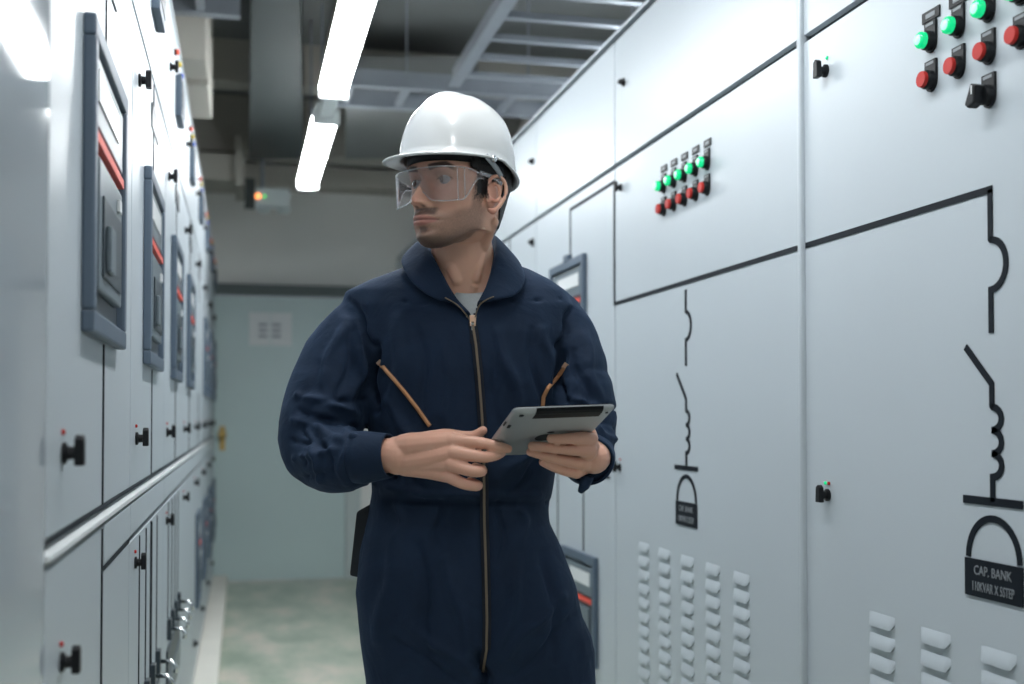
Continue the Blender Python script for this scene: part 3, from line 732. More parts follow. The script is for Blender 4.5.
st = np.clip(np.maximum(beard, must), 0, 1)*hd
nz = np.array([noise.noise(Vector((a, b, c))*420) for a, b, c in co[inhead]]) if inhead.any() else 0
nfull = np.zeros(len(co)); nfull[inhead] = nz
mixc(np.clip(st*(.52+.14*nfull)+must*hd*.32, 0, .9), (.075, .052, .045))
mixc(hd*sst(line-Wc, .02, .05)*sst(-Wc, .062, .115)*(V > .0)*.8, (.05, .04, .035))
soul = sst(.009-AU, -.002, .004)*sst(.006-np.abs(Wc+.0845), -.002, .003)*(V > .06); mixc(hd*.6*soul, (.06, .045, .04))
lips = sst(.0270-AU-.0*Wc, -.001, .004)*sst(.0090*(1-(AU/.033)**2)-np.abs(Wc+.0697), -.001, .0015)*(V > .065)
mixc(hd*lips*.9, (.44, .185, .15)); mixc(hd*.8*g(Wc+.0690, .0012)*sst(.031-AU, 0, .004)*(V > .065), (.14, .05, .045))
mixc(hd*.9*g(AU-.0075, .0035)*g(Wc+.0465, .0018)*(V > .085), (.08, .03, .025))  # dark of the nostril hollows painted under the nose
bc = .0195+.004*np.clip((AU-.014)/.03, 0, 1)-.008*np.clip((AU-.042)/.012, 0, 1)
brow = sst(AU, .010, .015)*sst(.056-AU, 0, .008)*sst(.0052-np.abs(Wc-bc), -.001, .002)*(V > .045); mixc(hd*brow*.93, (.025, .018, .016))
lash = sst(AU, .015, .018)*sst(.047-AU, 0, .002)*g(Wc-.0005-0.0042*np.clip(1-((AU-.031)/.0155)**2, 0, 1), .0012)*(V > .05); mixc(hd*lash*.85, (.03, .02, .02))
mixc(hd*.45*g(AU-.079, .006)*(V < .01)*(Wc > -.055), (.66, .24, .18))
hn = .008*nfull
hm = np.maximum.reduce([sst(Wc+hn, .040, .052)*sst(.075-V, -.005, .005), sst(-V+hn, .040, .048)*sst(Wc+hn*.5, -.084, -.074), sst(Wc+hn, -.034, -.020)*sst(V, .004, .010)*sst(.031-V+hn, -.003, .004)*(AU > .05), sst(Wc+hn, .012, .022)*sst(.046-V, -.004, .004)])
mixc(hd*hm*(AU < .0765), (.014, .011, .011))
hand = (co[:, 1] < -.19) & (co[:, 2] < 1.26) & (co[:, 2] > 1.0)
mixc(hand*.25, (.60, .25, .18))
ca = bme.color_attributes.new('skin_tone_and_shade', 'FLOAT_COLOR', 'POINT'); ca.data.foreach_set('color', np.hstack([np.clip(colr, 0, 1), np.ones((len(co), 1))]).astype(np.float32).ravel())
ms = mat('skin', (.6, .35, .25), .42, bump=.12, bscale=500, spec=.4); nt = ms.node_tree; b_ = nt.nodes['Principled BSDF']
at = nt.nodes.new('ShaderNodeVertexColor'); at.layer_name = 'skin_tone_and_shade'; nt.links.new(at.outputs[0], b_.inputs['Base Color'])
b_.inputs['Subsurface Weight'].default_value = .12; b_.inputs['Subsurface Radius'].default_value = (1, .35, .2); b_.inputs['Subsurface Scale'].default_value = .006
bme.materials.clear(); bme.materials.append(ms)
man = bpy.data.objects.new('person', bme); COL.objects.link(man); man.location = root_w; man.rotation_euler.z = -PSI
tag(man, 'man in navy coverall, white hard hat and clear glasses, holding a tablet and looking aside', 'person')
# eyes
M['eye'] = mat('eye_white', (.36, .35, .35), .15, coat=.6, var=.02); M['iris'] = mat('iris', (.07, .045, .03), .15, coat=.8, var=.1); M['pupil'] = mat('pupil', (.005, .005, .005), .1, var=.01)
for sg in (1, -1):
    c = HF(sg*.031, .0658, .0000); e = MB(); ball(e, c, .0128, 16); eo = e.build('eye', M['eye'], man, smooth=True)
    ya = YAW+R(13); gz = Vector((-math.sin(ya), -math.cos(ya), math.sin(HP)*.6)).normalized(); q = gz.to_track_quat('Z', 'Y').to_matrix()
    for nm, r0_, r1_, mm in (('iris', .0070, 0, 'iris'), ('pupil', .0026, 0, 'pupil')):
        ii = MB(lambda a, b, c_: tuple(c+q @ Vector((a, b, c_))))
        rr = .01295 if nm == 'iris' else .0131
        ii.lathe(0, 0, [(r_, math.sqrt(rr*rr-r_*r_)) for r_ in (r0_, r0_*.75, r0_*.4, .0004)], n=20); ii.build(nm, M[mm], eo, smooth=True)
# hair shell
def hairfn():
    wv = np.linspace(-.127, .121, 110)[:, None]; u, v, w = head_points(off=.0022+.0045*sst(wv, -.02, .03), nt=240, nw=110, feat=False); nw, nt_ = u.shape; mb = MB(); vs = []; keep = []
    for i in range(nw):
        for j in range(nt_):
            n_ = noise.noise(Vector((u[i, j], v[i, j], w[i, j]))*90)*.001
            vs.append(tuple(HF(u[i, j]*(1+n_*8), v[i, j], w[i, j])))
    fs = []
    for i in range(nw-1):
        for j in range(nt_):
            U_, V_, W_ = u[i, j], v[i, j], w[i, j]
            a = abs(U_)
            W_ += .008*noise.noise(Vector((U_*150, V_*150, W_*60))); V_ += .006*noise.noise(Vector((U_*150, V_*60, W_*150+9)))
            ok = (W_ > .045 and V_ < .07) or (V_ < -.044 and W_ > -.066) or (V_ < .030 and W_ > .004 and V_ > -.03 and a > .03) or (W_ > .018 and V_ < .045)
            if ok: fs.append((i*nt_+j, i*nt_+(j+1) % nt_, (i+1)*nt_+(j+1) % nt_, (i+1)*nt_+j))
    used = sorted({k for f in fs for k in f}); mp = {k: n for n, k in enumerate(used)}
    return [vs[k] for k in used], [[mp[k] for k in f] for f in fs]
M['hair'] = mat('black_hair', (.012, .010, .010), .55, bump=.9, bscale=420, var=.3, vscale=200)
hv, hf = hairfn(); hair = finish('hair', hv, hf, M['hair'], man, smooth=True)
sm_ = hair.modifiers.new('solid', 'SOLIDIFY'); sm_.thickness = .003; sm_.offset = -1
# ---------- hard hat
M['hat'] = mat('hard_hat_plastic', (.72, .73, .73), .22, coat=.3, bump=.01, var=.01); M['strap'] = mat('grey_strap', (.32, .34, .36), .6, bump=.1, var=.05)
HY = R(42); hp = R(1.0)
HV = Vector((-math.sin(HY)*math.cos(hp), -math.cos(HY)*math.cos(hp), math.sin(hp))); HU = Vector((math.cos(HY), -math.sin(HY), 0)); HWd = HU.cross(HV); HWd = HWd if HWd.z > 0 else -HWd
HO = HC+Vector((.001, 0, .044))
def HH(u, v, w): return HO+HU*u+HV*v+HWd*w
def hat_section(t, k):
    """t: angle (pi/2 = front), k: 0 crown .. 1 rim, >1 brim"""
    c, s = math.cos(t), math.sin(t)
    ru, rv = .095, (.114 if s > 0 else .114)
    if k <= 1:
        ph = k*math.pi/2; q = math.sin(ph)**.88; h = .124*math.cos(ph)**.88
        u, v, w = ru*c*q, rv*s*q, h
        # central ridge and side ribs on the crown
        rid = math.exp(-(u/.016)**2)*.0095*max(0, math.cos(ph))**.35*(1 if k < .75 else max(0, 1-(k-.75)/.2))
        rid += .0028*math.exp(-((abs(u)-.034)/.008)**2)*max(0, math.cos(ph))**.5*(1 if k < .8 else 0)
        w += rid
        u *= 1+.03*q*q; v *= 1+.03*q*q
        if s < -.2: w -= .0
    else:
        e = k-1
        peak = max(0, s)**2.2; back = max(0, -s)**1.5
        out = .0035+.0365*peak+.002*back
        u, v = ru*c*1.03, rv*s*1.03
        L = math.hypot(u, v); u += u/L*out*e*(.8+.2*abs(s)); v += v/L*out*e
        w = -.004*e-.010*peak*e*e-.0
    w -= (.032*max(0, -s-.12)**.8)*sst(np.array(k), .55, 1.0).item()*1.0
    return u, v, w
nt2 = 96; ks = [0.02]+[i/26 for i in range(1, 27)]+[1.2, 1.45, 1.7, 1.9, 2.0]
vs = []; fs = []
for k in ks:
    for j in range(nt2): vs.append(tuple(HH(*hat_section(2*math.pi*j/nt2, k))))
for i in range(len(ks)-1):
    for j in range(nt2): fs.append((i*nt2+j, i*nt2+(j+1) % nt2, (i+1)*nt2+(j+1) % nt2, (i+1)*nt2+j))
fs.append(list(range(nt2)))
hat = finish('hard_hat', vs, fs, M['hat'], man, smooth=True); so = hat.modifiers.new('s', 'SOLIDIFY'); so.thickness = .0032; so.offset = -1
# rim bead
bead = MB(); bead.tube([tuple(HH(*hat_section(2*math.pi*j/96, 2.0))) for j in range(97)], .0022, 8); bead.build('rim_bead', M['hat'], hat, smooth=True)
# headband inside, strap and ratchet at the back
hb = []; 
for j in range(65):
    t = 2*math.pi*j/64; hb.append((.083*math.cos(t), .104*math.sin(t)))
v_ = []; f_ = []
for (a, b) in hb[:-1]:
    for ww in (-.014, .012): v_.append(tuple(HH(a, b+.0, ww-.010*max(0, -b/.1))))
for j in range(64): f_.append((2*j, 2*((j+1) % 64), 2*((j+1) % 64)+1, 2*j+1))
hbd = finish('headband', v_, f_, M['black'], hat, smooth=True); so = hbd.modifiers.new('s', 'SOLIDIFY'); so.thickness = .003
def ribbon(name, pts, wid, m, par, th=.0015, side=None):
    vs = []; fs = []
    for i, p in enumerate(pts):
        d = (Vector(pts[min(i+1, len(pts)-1)])-Vector(pts[max(i-1, 0)])).normalized(); s_ = d.cross(side).normalized()*wid/2
        vs += [tuple(Vector(p)+s_), tuple(Vector(p)-s_)]
    for i in range(len(pts)-1): fs.append((2*i, 2*i+1, 2*i+3, 2*i+2))
    o = finish(name, vs, fs, m, par, smooth=True); md = o.modifiers.new('s', 'SOLIDIFY'); md.thickness = th; md.offset = 0; return o
for sg in (1, -1):
    ribbon('cradle_strap', [HH(sg*.099, .030, -.004), HH(sg*.096, .012, -.012), HH(sg*.092, -.008, -.022), HH(sg*.089, -.022, -.032)], .011, M['strap'], hat, side=HU)
    kn = MB(lambda a, b, c, sg=sg: tuple(HH(sg*(.094+c), .012+a, -.006+b))); kn.lathe(0, 0, [(.006, 0), (.0065, .008), (.004, .011)], n=14).build('strap_stud', M['chrome'], hat, smooth=True)
rb_ = MB(lambda a, b, c: tuple(HH(a, -.108-c, -.036+b))); rb_.lathe(0, 0, [(.014, 0), (.014, .012), (.010, .014)], n=18).build('ratchet_knob', M['black'], hat, smooth=True)
# ---------- safety glasses
def glass_mat():
    m = bpy.data.materials.new('clear_lens'); m.use_nodes = True; nt = m.node_tree; nt.nodes.clear()
    out = nt.nodes.new('ShaderNodeOutputMaterial'); tr = nt.nodes.new('ShaderNodeBsdfTransparent'); tr.inputs[0].default_value = (.90, .92, .95, 1)
    gl = nt.nodes.new('ShaderNodeBsdfGlossy'); gl.inputs[1].default_value = .06; gl.inputs[0].default_value = (1, 1, 1, 1)
    fr = nt.nodes.new('ShaderNodeFresnel'); fr.inputs[0].default_value = 1.5; mx = nt.nodes.new('ShaderNodeMixShader')
    tc = nt.nodes.new('ShaderNodeTexCoord'); n = nt.nodes.new('ShaderNodeTexNoise'); n.inputs['Scale'].default_value = 60
    bp = nt.nodes.new('ShaderNodeBump'); bp.inputs['Strength'].default_value = .03; nt.links.new(tc.outputs['Object'], n.inputs[0]); nt.links.new(n.outputs[0], bp.inputs['Height']); nt.links.new(bp.outputs[0], gl.inputs['Normal'])
    df = nt.nodes.new('ShaderNodeBsdfTranslucent'); df.inputs[0].default_value = (.8, .85, .9, 1); m2 = nt.nodes.new('ShaderNodeMixShader'); m2.inputs[0].default_value = .24
    nt.links.new(tr.outputs[0], m2.inputs[1]); nt.links.new(df.outputs[0], m2.inputs[2])
    nt.links.new(fr.outputs[0], mx.inputs[0]); nt.links.new(m2.outputs[0], mx.inputs[1]); nt.links.new(gl.outputs[0], mx.inputs[2]); nt.links.new(mx.outputs[0], out.inputs[0])
    return m
M['lens'] = glass_mat(); M['clear'] = mat('clear_plastic_edge', (.85, .88, .92), .15, coat=.4, var=.01)
b_ = M['clear'].node_tree.nodes['Principled BSDF']; b_.inputs['Transmission Weight'].default_value = .75
def lens_pt(t, q):
    """t -1..1 around the face (1 = his left), q 0 top .. 1 bottom"""
    a = abs(t); ang = a*R(88); sg = 1 if t >= 0 else -1
    u = sg*.081*math.sin(ang)**.8 if ang > 0 else 0; v = .030+.078*math.cos(ang)**.75 if a < 1 else .030
    top = .0130+.002*math.cos(ang)-.004*sst(np.array(a), .75, 1).item(); bot = -.039+.018*math.exp(-(t/.10)**2)-.003*math.exp(-((a-.4)/.25)**2)+.040*sst(np.array(a), .66, 1.0).item()
    w = top+(bot-top)*q
    v -= .010*q*(1-a)
    return HF(u*1.03, v, w)
vs = []; fs = []; na, nq = 60, 10
for i in range(na+1):
    for j in range(nq+1): vs.append(tuple(lens_pt(-1+2*i/na, j/nq)))
for i in range(na):
    for j in range(nq): a = i*(nq+1)+j; fs.append((a, a+1, a+nq+2, a+nq+1))
gls = finish('safety_glasses', vs, fs, M['lens'], man, smooth=True)
for nm, q in (('top_edge', 0), ('bottom_edge', 1)): MB().tube([lens_pt(-1+2*i/60, q) for i in range(61)], .0011, 8).build(nm, M['clear'], gls, smooth=True)
for sg in (1, -1):
    for tt in (.60, .72): MB().tube([lens_pt(sg*tt, q/6) for q in range(7)], .0009, 8).build('moulded_rib', M['clear'], gls, smooth=True)
    ribbon('temple_arm', [HF(sg*.0765, .032, .012), HF(sg*.0775, .012, .011), HF(sg*.0785, -.006, .009), HF(sg*.0785, -.024, .002)], .008, M['clear'], gls, .002, side=Ud)
# ---------- coverall
cv = MB()
rows = ((256, 437, 497, .050, .06), (262, 424, 508, .066, .075), (270, 398, 530, .082, .092), (280, 370, 550, .098, .104), (292, 345, 568, .112, .112), (308, 342, 577, .126, .120),
        (335, 352, 577, .140, .126), (370, 362, 568, .146, .125), (420, 369, 561, .140, .122), (462, 371, 557, .133, .120), (492, 372, 552, .128, .118), (508, 369, 548, .124, .118), (522, 366, 549, .124, .12),
        (548, 361, 561, .127, .125), (590, 357, 576, .132, .13), (640, 362, 586, .130, .13), (690, 368, 592, .118, .12))
loft(cv, [ring((MP(a, y).x+MP(b, y).x)/2, 0, MP(a, y).z, (MP(b, y).x-MP(a, y).x)/2, f, k, 48, 2.35) for y, a, b, f, k in rows])
def K(*n, **k): chain(cv, [(MP(px, py, d), r_) for px, py, d, r_ in n], 24, **k)
K((376, 318, 0, .058), (352, 345, .01, .078), (332, 388, .03, .082), (321, 425, .05, .082), (322, 452, .085, .072), (344, 461, .155, .056), (362, 457, .186, .0455))
K((556, 318, 0, .056), (566, 345, .01, .066), (577, 385, .03, .067), (583, 420, .045, .067), (584, 443, .085, .061), (586, 454, .12, .052), (588, 460, .140, .046))
K((425, 655, .005, .112), (420, 740, .01, .105), (416, 860, .02, .082), (414, 980, 0, .074), (414, 1022, 0, .078))
K((538, 655, .005, .112), (545, 740, .01, .105), (548, 860, .03, .082), (549, 980, 0, .074), (549, 1022, 0, .078))
cme = remesh(cv, .0045, 5, .6); cme.name = 'coverall'
co = co_of(cme); no = no_of(cme)
X, Y, Z = co.T
def seg(px0, py0, px1, py1, A, w, d=.12, dr_=None):
    """cloth fold running between two places on the front of the garment"""
    p = MP(px0, py0, d); q = MP(px1, py1, d); ax, az, bx, bz = p.x, p.z, q.x, q.z
    w = w*.78; L2 = (bx-ax)**2+(bz-az)**2; t = ((X-ax)*(bx-ax)+(Z-az)*(bz-az))/L2; tc = np.clip(t, 0, 1)
    bow = .006*np.sin(tc*math.pi*2.1+px0)
    dd = np.sqrt((X-ax-tc*(bx-ax)-bow)**2+(Z-az-tc*(bz-az))**2)
    e = A*np.exp(-(dd/w)**2)*(.35+.65*np.sin(np.clip(tc, .02, .98)*math.pi)**.6)*(no[:, 1] < .35)
    if dr_: e = e*(Y < dr_)
    return e
D = np.zeros(len(co))
folds = [ # armholes, upper sleeves, elbow bunching, chest pulls, waist gathers, hips, thighs
 (345, 296, 372, 345, -.006, .007), (372, 345, 370, 410, -.012, .010), (352, 318, 364, 380, .007, .012), (575, 305, 560, 345, -.006, .007), (560, 345, 562, 400, -.011, .010),
 (340, 318, 318, 380, .007, .014), (350, 330, 340, 400, -.006, .010), (358, 350, 350, 420, .007, .010), (330, 340, 300, 400, -.004, .012),
 (300, 395, 355, 412, .010, .009), (298, 410, 352, 428, -.009, .007), (295, 420, 350, 440, .010, .008), (320, 402, 362, 400, -.008, .007), (292, 440, 330, 446, -.008, .007), (300, 458, 350, 448, .008, .007),
 (325, 436, 345, 470, -.007, .006), (312, 432, 330, 478, .007, .008), (352, 436, 352, 480, .004, .007), (364, 440, 362, 478, -.004, .005), (335, 470, 300, 478, -.005, .007), (340, 425, 366, 440, .007, .007), (306, 425, 316, 462, -.006, .006),
 (585, 335, 600, 400, .006, .012), (575, 350, 590, 410, -.006, .008), (570, 395, 612, 415, .008, .007), (574, 408, 615, 428, -.008, .006), (578, 420, 618, 440, .008, .007), (585, 440, 612, 456, -.007, .006), (590, 455, 606, 466, .005, .006),
 (398, 300, 440, 306, -.003, .004), (505, 302, 560, 296, -.003, .004), (400, 320, 395, 400, .005, .016), (420, 330, 428, 420, -.004, .012), (445, 340, 452, 430, .004, .013), (500, 335, 520, 420, .005, .015), (530, 330, 545, 420, -.004, .010),
 (490, 330, 500, 430, -.004, .010), (545, 330, 552, 400, .004, .012), (385, 400, 440, 470, .005, .013), (378, 430, 420, 490, -.005, .010), (552, 430, 500, 480, .004, .012), (550, 452, 505, 496, -.004, .009),
 (372, 470, 400, 480, -.006, .007), (375, 485, 430, 494, .006, .008), (372, 500, 545, 505, -.005, .007), (380, 492, 540, 496, .004, .006), (400, 500, 398, 540, .003, .009), (440, 502, 436, 548, -.003, .007), (520, 502, 524, 545, .003, .009), (500, 500, 502, 560, -.003, .007),
 (395, 540, 380, 640, .006, .02), (420, 545, 430, 650, -.005, .013), (450, 560, 470, 660, .004, .014), (520, 560, 500, 655, .005, .015), (545, 555, 560, 660, -.005, .013), (560, 600, 500, 660, .006, .012), (575, 620, 515, 675, -.005, .010),
 (405, 620, 470, 668, .005, .011), (395, 640, 460, 680, -.005, .009), (482, 655, 482, 700, -.014, .012), (482, 700, 482, 760, -.02, .014)]
for f in folds: D += seg(*f)
nzv = np.array([noise.noise(Vector((a*7, b*7, c*4.5)))+.5*noise.noise(Vector((a*17, b*17+3, c*9))) for a, b, c in co])
rid = np.array([1-abs(noise.noise(Vector((a*9+5, b*9, c*14+2)))) for a, b, c in co])
arm = ((X < MP(366, 400).x) | (X > MP(568, 400).x)) & (Z > 1.0)
D *= np.where((X < MP(366, 400).x) | (X > MP(568, 400).x), 1.6, 2.3)
D += .004*nzv*np.where(arm, 1.5, .8)+np.where(arm, .006, .0022)*(rid-.75)
fix = sst(np.abs(X-MP(384, 456, .2).x), .006, .02)
co += no*D[:, None]*1.0
put(cme, co)
# opening at the neck
bm = bmesh.new(); bm.from_mesh(cme)
poly = [MP(*q, .13) for q in ((422, 240), (432, 262), (446, 285), (458, 304), (471.5, 322), (478, 305), (487, 285), (496, 262), (500, 240))]
pp = [(p.x, p.z) for p in poly]
def inside(x, z):
    r_ = False; j = len(pp)-1
    for i in range(len(pp)):
        xi, zi = pp[i]; xj, zj = pp[j]
        if (zi > z) != (zj > z) and x < (xj-xi)*(z-zi)/(zj-zi)+xi: r_ = not r_
        j = i
    return r_
kill = [f for f in bm.faces if (lambda c: c.y < .02 and c.z > 1.4 and inside(c.x, c.z))(f.calc_center_median())]
bmesh.ops.delete(bm, geom=kill, context='FACES'); bm.to_mesh(cme); bm.free()
for p in cme.polygons: p.use_smooth = True
def cloth_mat():
    m = mat('navy_twill', (.010, .021, .044), .82, sheen=.10, spec=.3); nt = m.node_tree; b = nt.nodes['Principled BSDF']
    b.inputs['Sheen Tint'].default_value = (.25, .45, .8, 1)
    tc = nt.nodes.new('ShaderNodeTexCoord'); n = nt.nodes.new('ShaderNodeTexNoise'); n.inputs['Scale'].default_value = 14; n.inputs['Detail'].default_value = 4; n.inputs['Distortion'].default_value = .8
    w = nt.nodes.new('ShaderNodeTexNoise'); w.inputs['Scale'].default_value = 700; ad = nt.nodes.new('ShaderNodeMath'); ad.operation = 'MULTIPLY_ADD'; ad.inputs[1].default_value = .06
    nt.links.new(tc.outputs['Object'], n.inputs[0]); nt.links.new(tc.outputs['Object'], w.inputs[0]); nt.links.new(w.outputs[0], ad.inputs[0]); nt.links.new(n.outputs[0], ad.inputs[2])
    bp = nt.nodes.new('ShaderNodeBump'); bp.inputs['Strength'].default_value = .5; bp.inputs['Distance'].default_value = .010
    nt.links.new(ad.outputs[0], bp.inputs['Height']); nt.links.new(bp.outputs[0], b.inputs['Normal'])
    mx = nt.nodes.new('ShaderNodeMix'); mx.data_type = 'RGBA'; mx.inputs[6].default_value = (.0045, .0135, .033, 1); mx.inputs[7].default_value = (.0090, .0240, .056, 1)
    nt.links.new(n.outputs[0], mx.inputs[0]); nt.links.new(mx.outputs[2], b.inputs['Base Color']); return m
M['navy'] = cloth_mat(); cme.materials.clear(); cme.materials.append(M['navy'])
cover = bpy.data.objects.new('coverall', cme); COL.objects.link(cover); cover.parent = man
so = cover.modifiers.new('s', 'SOLIDIFY'); so.thickness = .0025; so.offset = -1
bvh = BVHTree.FromPolygons([tuple(v.co) for v in cme.vertices], [tuple(p.vertices) for p in cme.polygons])
eye_l = to_local(CP)
def drape(px, py, off=.001):
    t = MP(px, py, .15); d = (t-eye_l).normalized(); h = bvh.ray_cast(eye_l, d)
    if h[0] is None or h[0].y > .05: return t, Vector((0, -1, 0))
    return h[0]+Vector((0, -off, 0)), h[1]
def draped_strip(name, pts, w, m, par, off=.001, th=.0012, n=40, sm=10):
    P = []; 
    for i in range(len(pts)-1):
        for k in range(n//(len(pts)-1)): t = k/(n//(len(pts)-1)); P.append((pts[i][0]*(1-t)+pts[i+1][0]*t, pts[i][1]*(1-t)+pts[i+1][1]*t))
    P.append(pts[-1]); Q = [drape(*p, off)[0] for p in P]
    for _ in range(sm): Q = [Q[0]]+[Vector((Q[i].x, (Q[i-1].y+Q[i].y*2+Q[i+1].y)/4, Q[i].z)) for i in range(1, len(Q)-1)]+[Q[-1]]
    return ribbon(name, Q, w, m, par, th, side=Vector((0, -1, 0))), Q
M['gold'] = mat('copper_zip', (.55, .27, .13), .4, metal=.45, bump=.4, bscale=900, var=.15, vscale=300); M['goldd'] = mat('dull_brass_zip', (.20, .155, .11), .45, metal=.5, var=.15)
M['silver'] = mat('zip_slider', (.78, .52, .36), .35, metal=.4, var=.1); M['navy_d'] = mat('dark_tape', (.006, .010, .020), .85, var=.2)
zp = [(472.5, 322), (476, 345), (479, 375), (481, 400), (483, 430), (484, 470), (484.5, 520), (486, 570), (487, 620), (486.5, 650), (483, 671)]
tape, _ = draped_strip('zip_placket', zp, .016, M['navy_d'], cover, .0050, .002)
draped_strip('front_zip', zp, .0048, M['goldd'], tape, .0090, .0016, 60)
M['tapegold'] = M['gold']
for nm, pts, sl in (('chest_zip', [(379, 362), (392, 377), (404, 391), (418, 409), (430, 426)], (384, 367)), ('chest_zip', [(566, 365), (557, 378), (548, 388), (543.5, 397), (542, 412)], (563, 370))):
    z_, Q = draped_strip(nm, pts, .0072, M['gold'], cover, .0065, .002, 40)
    tp, _ = draped_strip('zip_tape', pts, .011, M['navy_d'], z_, .0050, .0015, 40)
    d = (Q[6]-Q[0]).normalized(); sd = d.cross(Vector((0, -1, 0))).normalized()
    def Tz(a, b, c, q=Q[0], d=d, sd=sd): return tuple(q+d*a+sd*b+Vector((0, -c, 0)))
    MB(Tz).box(-.003, .010, -.0052, .0052, .001, .006).build('slider', M['silver'], z_, bevel=.001)
    MB(Tz).prism([(.008, -.003), (.026, -.0042), (.028, 0), (.026, .0042), (.008, .003)], .005, .0068).build('pull_tab', M['gold'], z_, bevel=.0008)
# slider of the front zip
q0 = drape(473, 322, .004)[0]
Ts = lambda a, b, c: tuple(q0+Vector((a, -c, b)))
sl = MB(Ts).prism([(-.0065, .012), (.0065, .012), (.005, -.008), (-.005, -.008)], 0, .005).build('front_slider', M['silver'], cover, bevel=.0012)
MB(Ts).box(-.0025, .0025, -.016, -.002, .004, .007).build('slider_link', M['chrome'], sl, bevel=.0008)
MB(Ts).prism([(-.004, -.014), (.004, -.014), (.0055, -.040), (-.0055, -.040)], .003, .0065).build('cord_pull', M['navy_d'], sl, bevel=.001)
# collar: fold line and outer edge
fold = [(470.5, 317, .131), (458, 303, .128), (448, 287, .118), (438, 268, .104), (429, 252, .080), (421, 243.5, .035), (426, 240, -.015), (445, 237, -.055), (470, 236, -.065), (488, 236, -.045), (494, 238, .0), (496, 248, .055), (495, 262, .095), (489, 283, .122), (483, 296, .131), (478, 305, .133)]
outer = [(466, 312, .139), (452, 302, .142), (436, 297.5, .141), (420, 288, .132), (408, 274, .112), (402, 260, .052), (412, 250, -.03), (440, 245, -.088), (472, 244, -.10), (500, 245, -.078), (514, 256, -.02), (522, 268, .045), (524, 281, .100), (516, 293, .130), (500, 298, .143), (485, 301, .143)]
stand = [(471, 319, .118), (459, 306, .110), (450, 292, .098), (442, 276, .085), (436, 264, .07), (430, 256, .03), (434, 252, -.015), (448, 250, -.045), (470, 249, -.055), (486, 250, -.035), (491, 254, .01), (492, 262, .05), (491, 272, .085), (486, 288, .105), (481, 298, .113), (477, 307, .118)]
def cr(P, n=5):
    P = [MP(*p) for p in P]; out = []
    for i in range(len(P)-1):
        a, b, c, d = P[max(i-1, 0)], P[i], P[i+1], P[min(i+2, len(P)-1)]
        for k in range(n): t = k/n; out.append(.5*((2*b)+(c-a)*t+(2*a-5*b+4*c-d)*t*t+(3*b-a-3*c+d)*t**3))
    return out+[P[-1]]
fo, ou, sd_ = cr(fold), cr(outer), cr(stand); vs = []; fs = []; NR = 11
for a, b, c in zip(sd_, fo, ou):
    up = Vector((0, -.0025, .0032))
    col = [a, a.lerp(b, .5), a.lerp(b, .85)+up*.5, b+up, b.lerp(c, .12)+up*1.5, b.lerp(c, .3)+up*1.3, b.lerp(c, .5)+up*1.1, b.lerp(c, .7)+up*.8, b.lerp(c, .88)+up*.4, c, c+Vector((0, .003, -.002))]
    vs += [tuple(p) for p in col]
for i in range(len(fo)-1):
    for j in range(NR-1): q = i*NR+j; fs.append((q, q+1, q+NR+1, q+NR))
clr = finish('collar', vs, fs, M['navy'], cover, smooth=True); so = clr.modifiers.new('s', 'SOLIDIFY'); so.thickness = .0035; so.offset = 0
ss_ = clr.modifiers.new('sub', 'SUBSURF'); ss_.levels = 1; ss_.render_levels = 1
for P in ([(445, 297.5, .146), (456, 304, .145), (464, 312, .142), (470.5, 321, .138)], [(494, 296.5, .147), (486, 300, .147), (479, 306, .144), (474.5, 319, .140)]):
    MB().tube(cr(P, 6), .0013, 6).build('collar_zip_edge', M['goldd'], clr, smooth=True)
# cuffs
M['shirt'] = mat('grey_marl', (.50, .53, .54), .9, bump=.2, bscale=500, var=.12, vscale=250)
def cuff(c0, c1, r0_, r1_):
    a = MP(*c0); b = MP(*c1); d = (b-a).normalized(); q = d.to_track_quat('Z', 'Y').to_matrix(); n = 40; vs = []; fs = []
    prof = [(r0_*.97, -.002), (r0_, 0), (r0_, .3), ((r0_+r1_)/2, .6), (r1_, .97), (r1_*.98, 1.0), (r1_*.90, .99), (r1_*.88, .6)]
    L = (b-a).length
    for r_, t in prof:
        for i in range(n): th = 2*math.pi*i/n; k = 1+.012*math.sin(3*th+1); vs.append(tuple(a+q @ Vector((r_*k*math.cos(th), r_*k*math.sin(th)*1.0, t*L))))
    for k in range(len(prof)-1):
        for i in range(n): fs.append((k*n+i, k*n+(i+1) % n, (k+1)*n+(i+1) % n, (k+1)*n+i))
    return finish('cuff', vs, fs, M['navy'], cover, smooth=True)
cuff((356, 457.5, .186), (390, 455.5, .207), .0475, .0400)
cuff((587, 457, .115), (590, 461, .178), .0505, .0440)
# button tab hanging from the left cuff
tb = MB(); tb.tube([MP(588, 476, .19), MP(584, 486, .185), (MP(580, 492, .18))], [.012, .010, .005], 10); tb.build('cuff_tab', M['navy'], cover, smooth=True)
# grey t-shirt in the opening
tee = MB()
rg = []
for pf, hx, f, b, pb in ((293, .058, .108, .05, 262), (295.5, .060, .111, .055, 264), (300, .068, .114, .06, 268), (310, .085, .119, .07, 285), (325, .10, .122, .08, 310), (350, .11, .126, .09, 345)):
    zf = MP(469, pf, .11).z; zb = MP(469, pb, 0).z; cz = (zf+zb)/2; xx = MP(468.5, 300, .11).x
    rg.append([(xx+hx*math.cos(t), (b if math.sin(t) > 0 else f)*math.sin(t), cz+(zb-zf)/2*math.sin(t)) for t in (2*math.pi*i/48 for i in range(48))])
n = 48; vs = [p for r_ in rg for p in r_]; fs = [(k*n+i, k*n+(i+1) % n, (k+1)*n+(i+1) % n, (k+1)*n+i) for k in range(len(rg)-1) for i in range(n)]
ts = finish('t_shirt', vs, fs, M['shirt'], man, smooth=True); so = ts.modifiers.new('s', 'SOLIDIFY'); so.thickness = .002
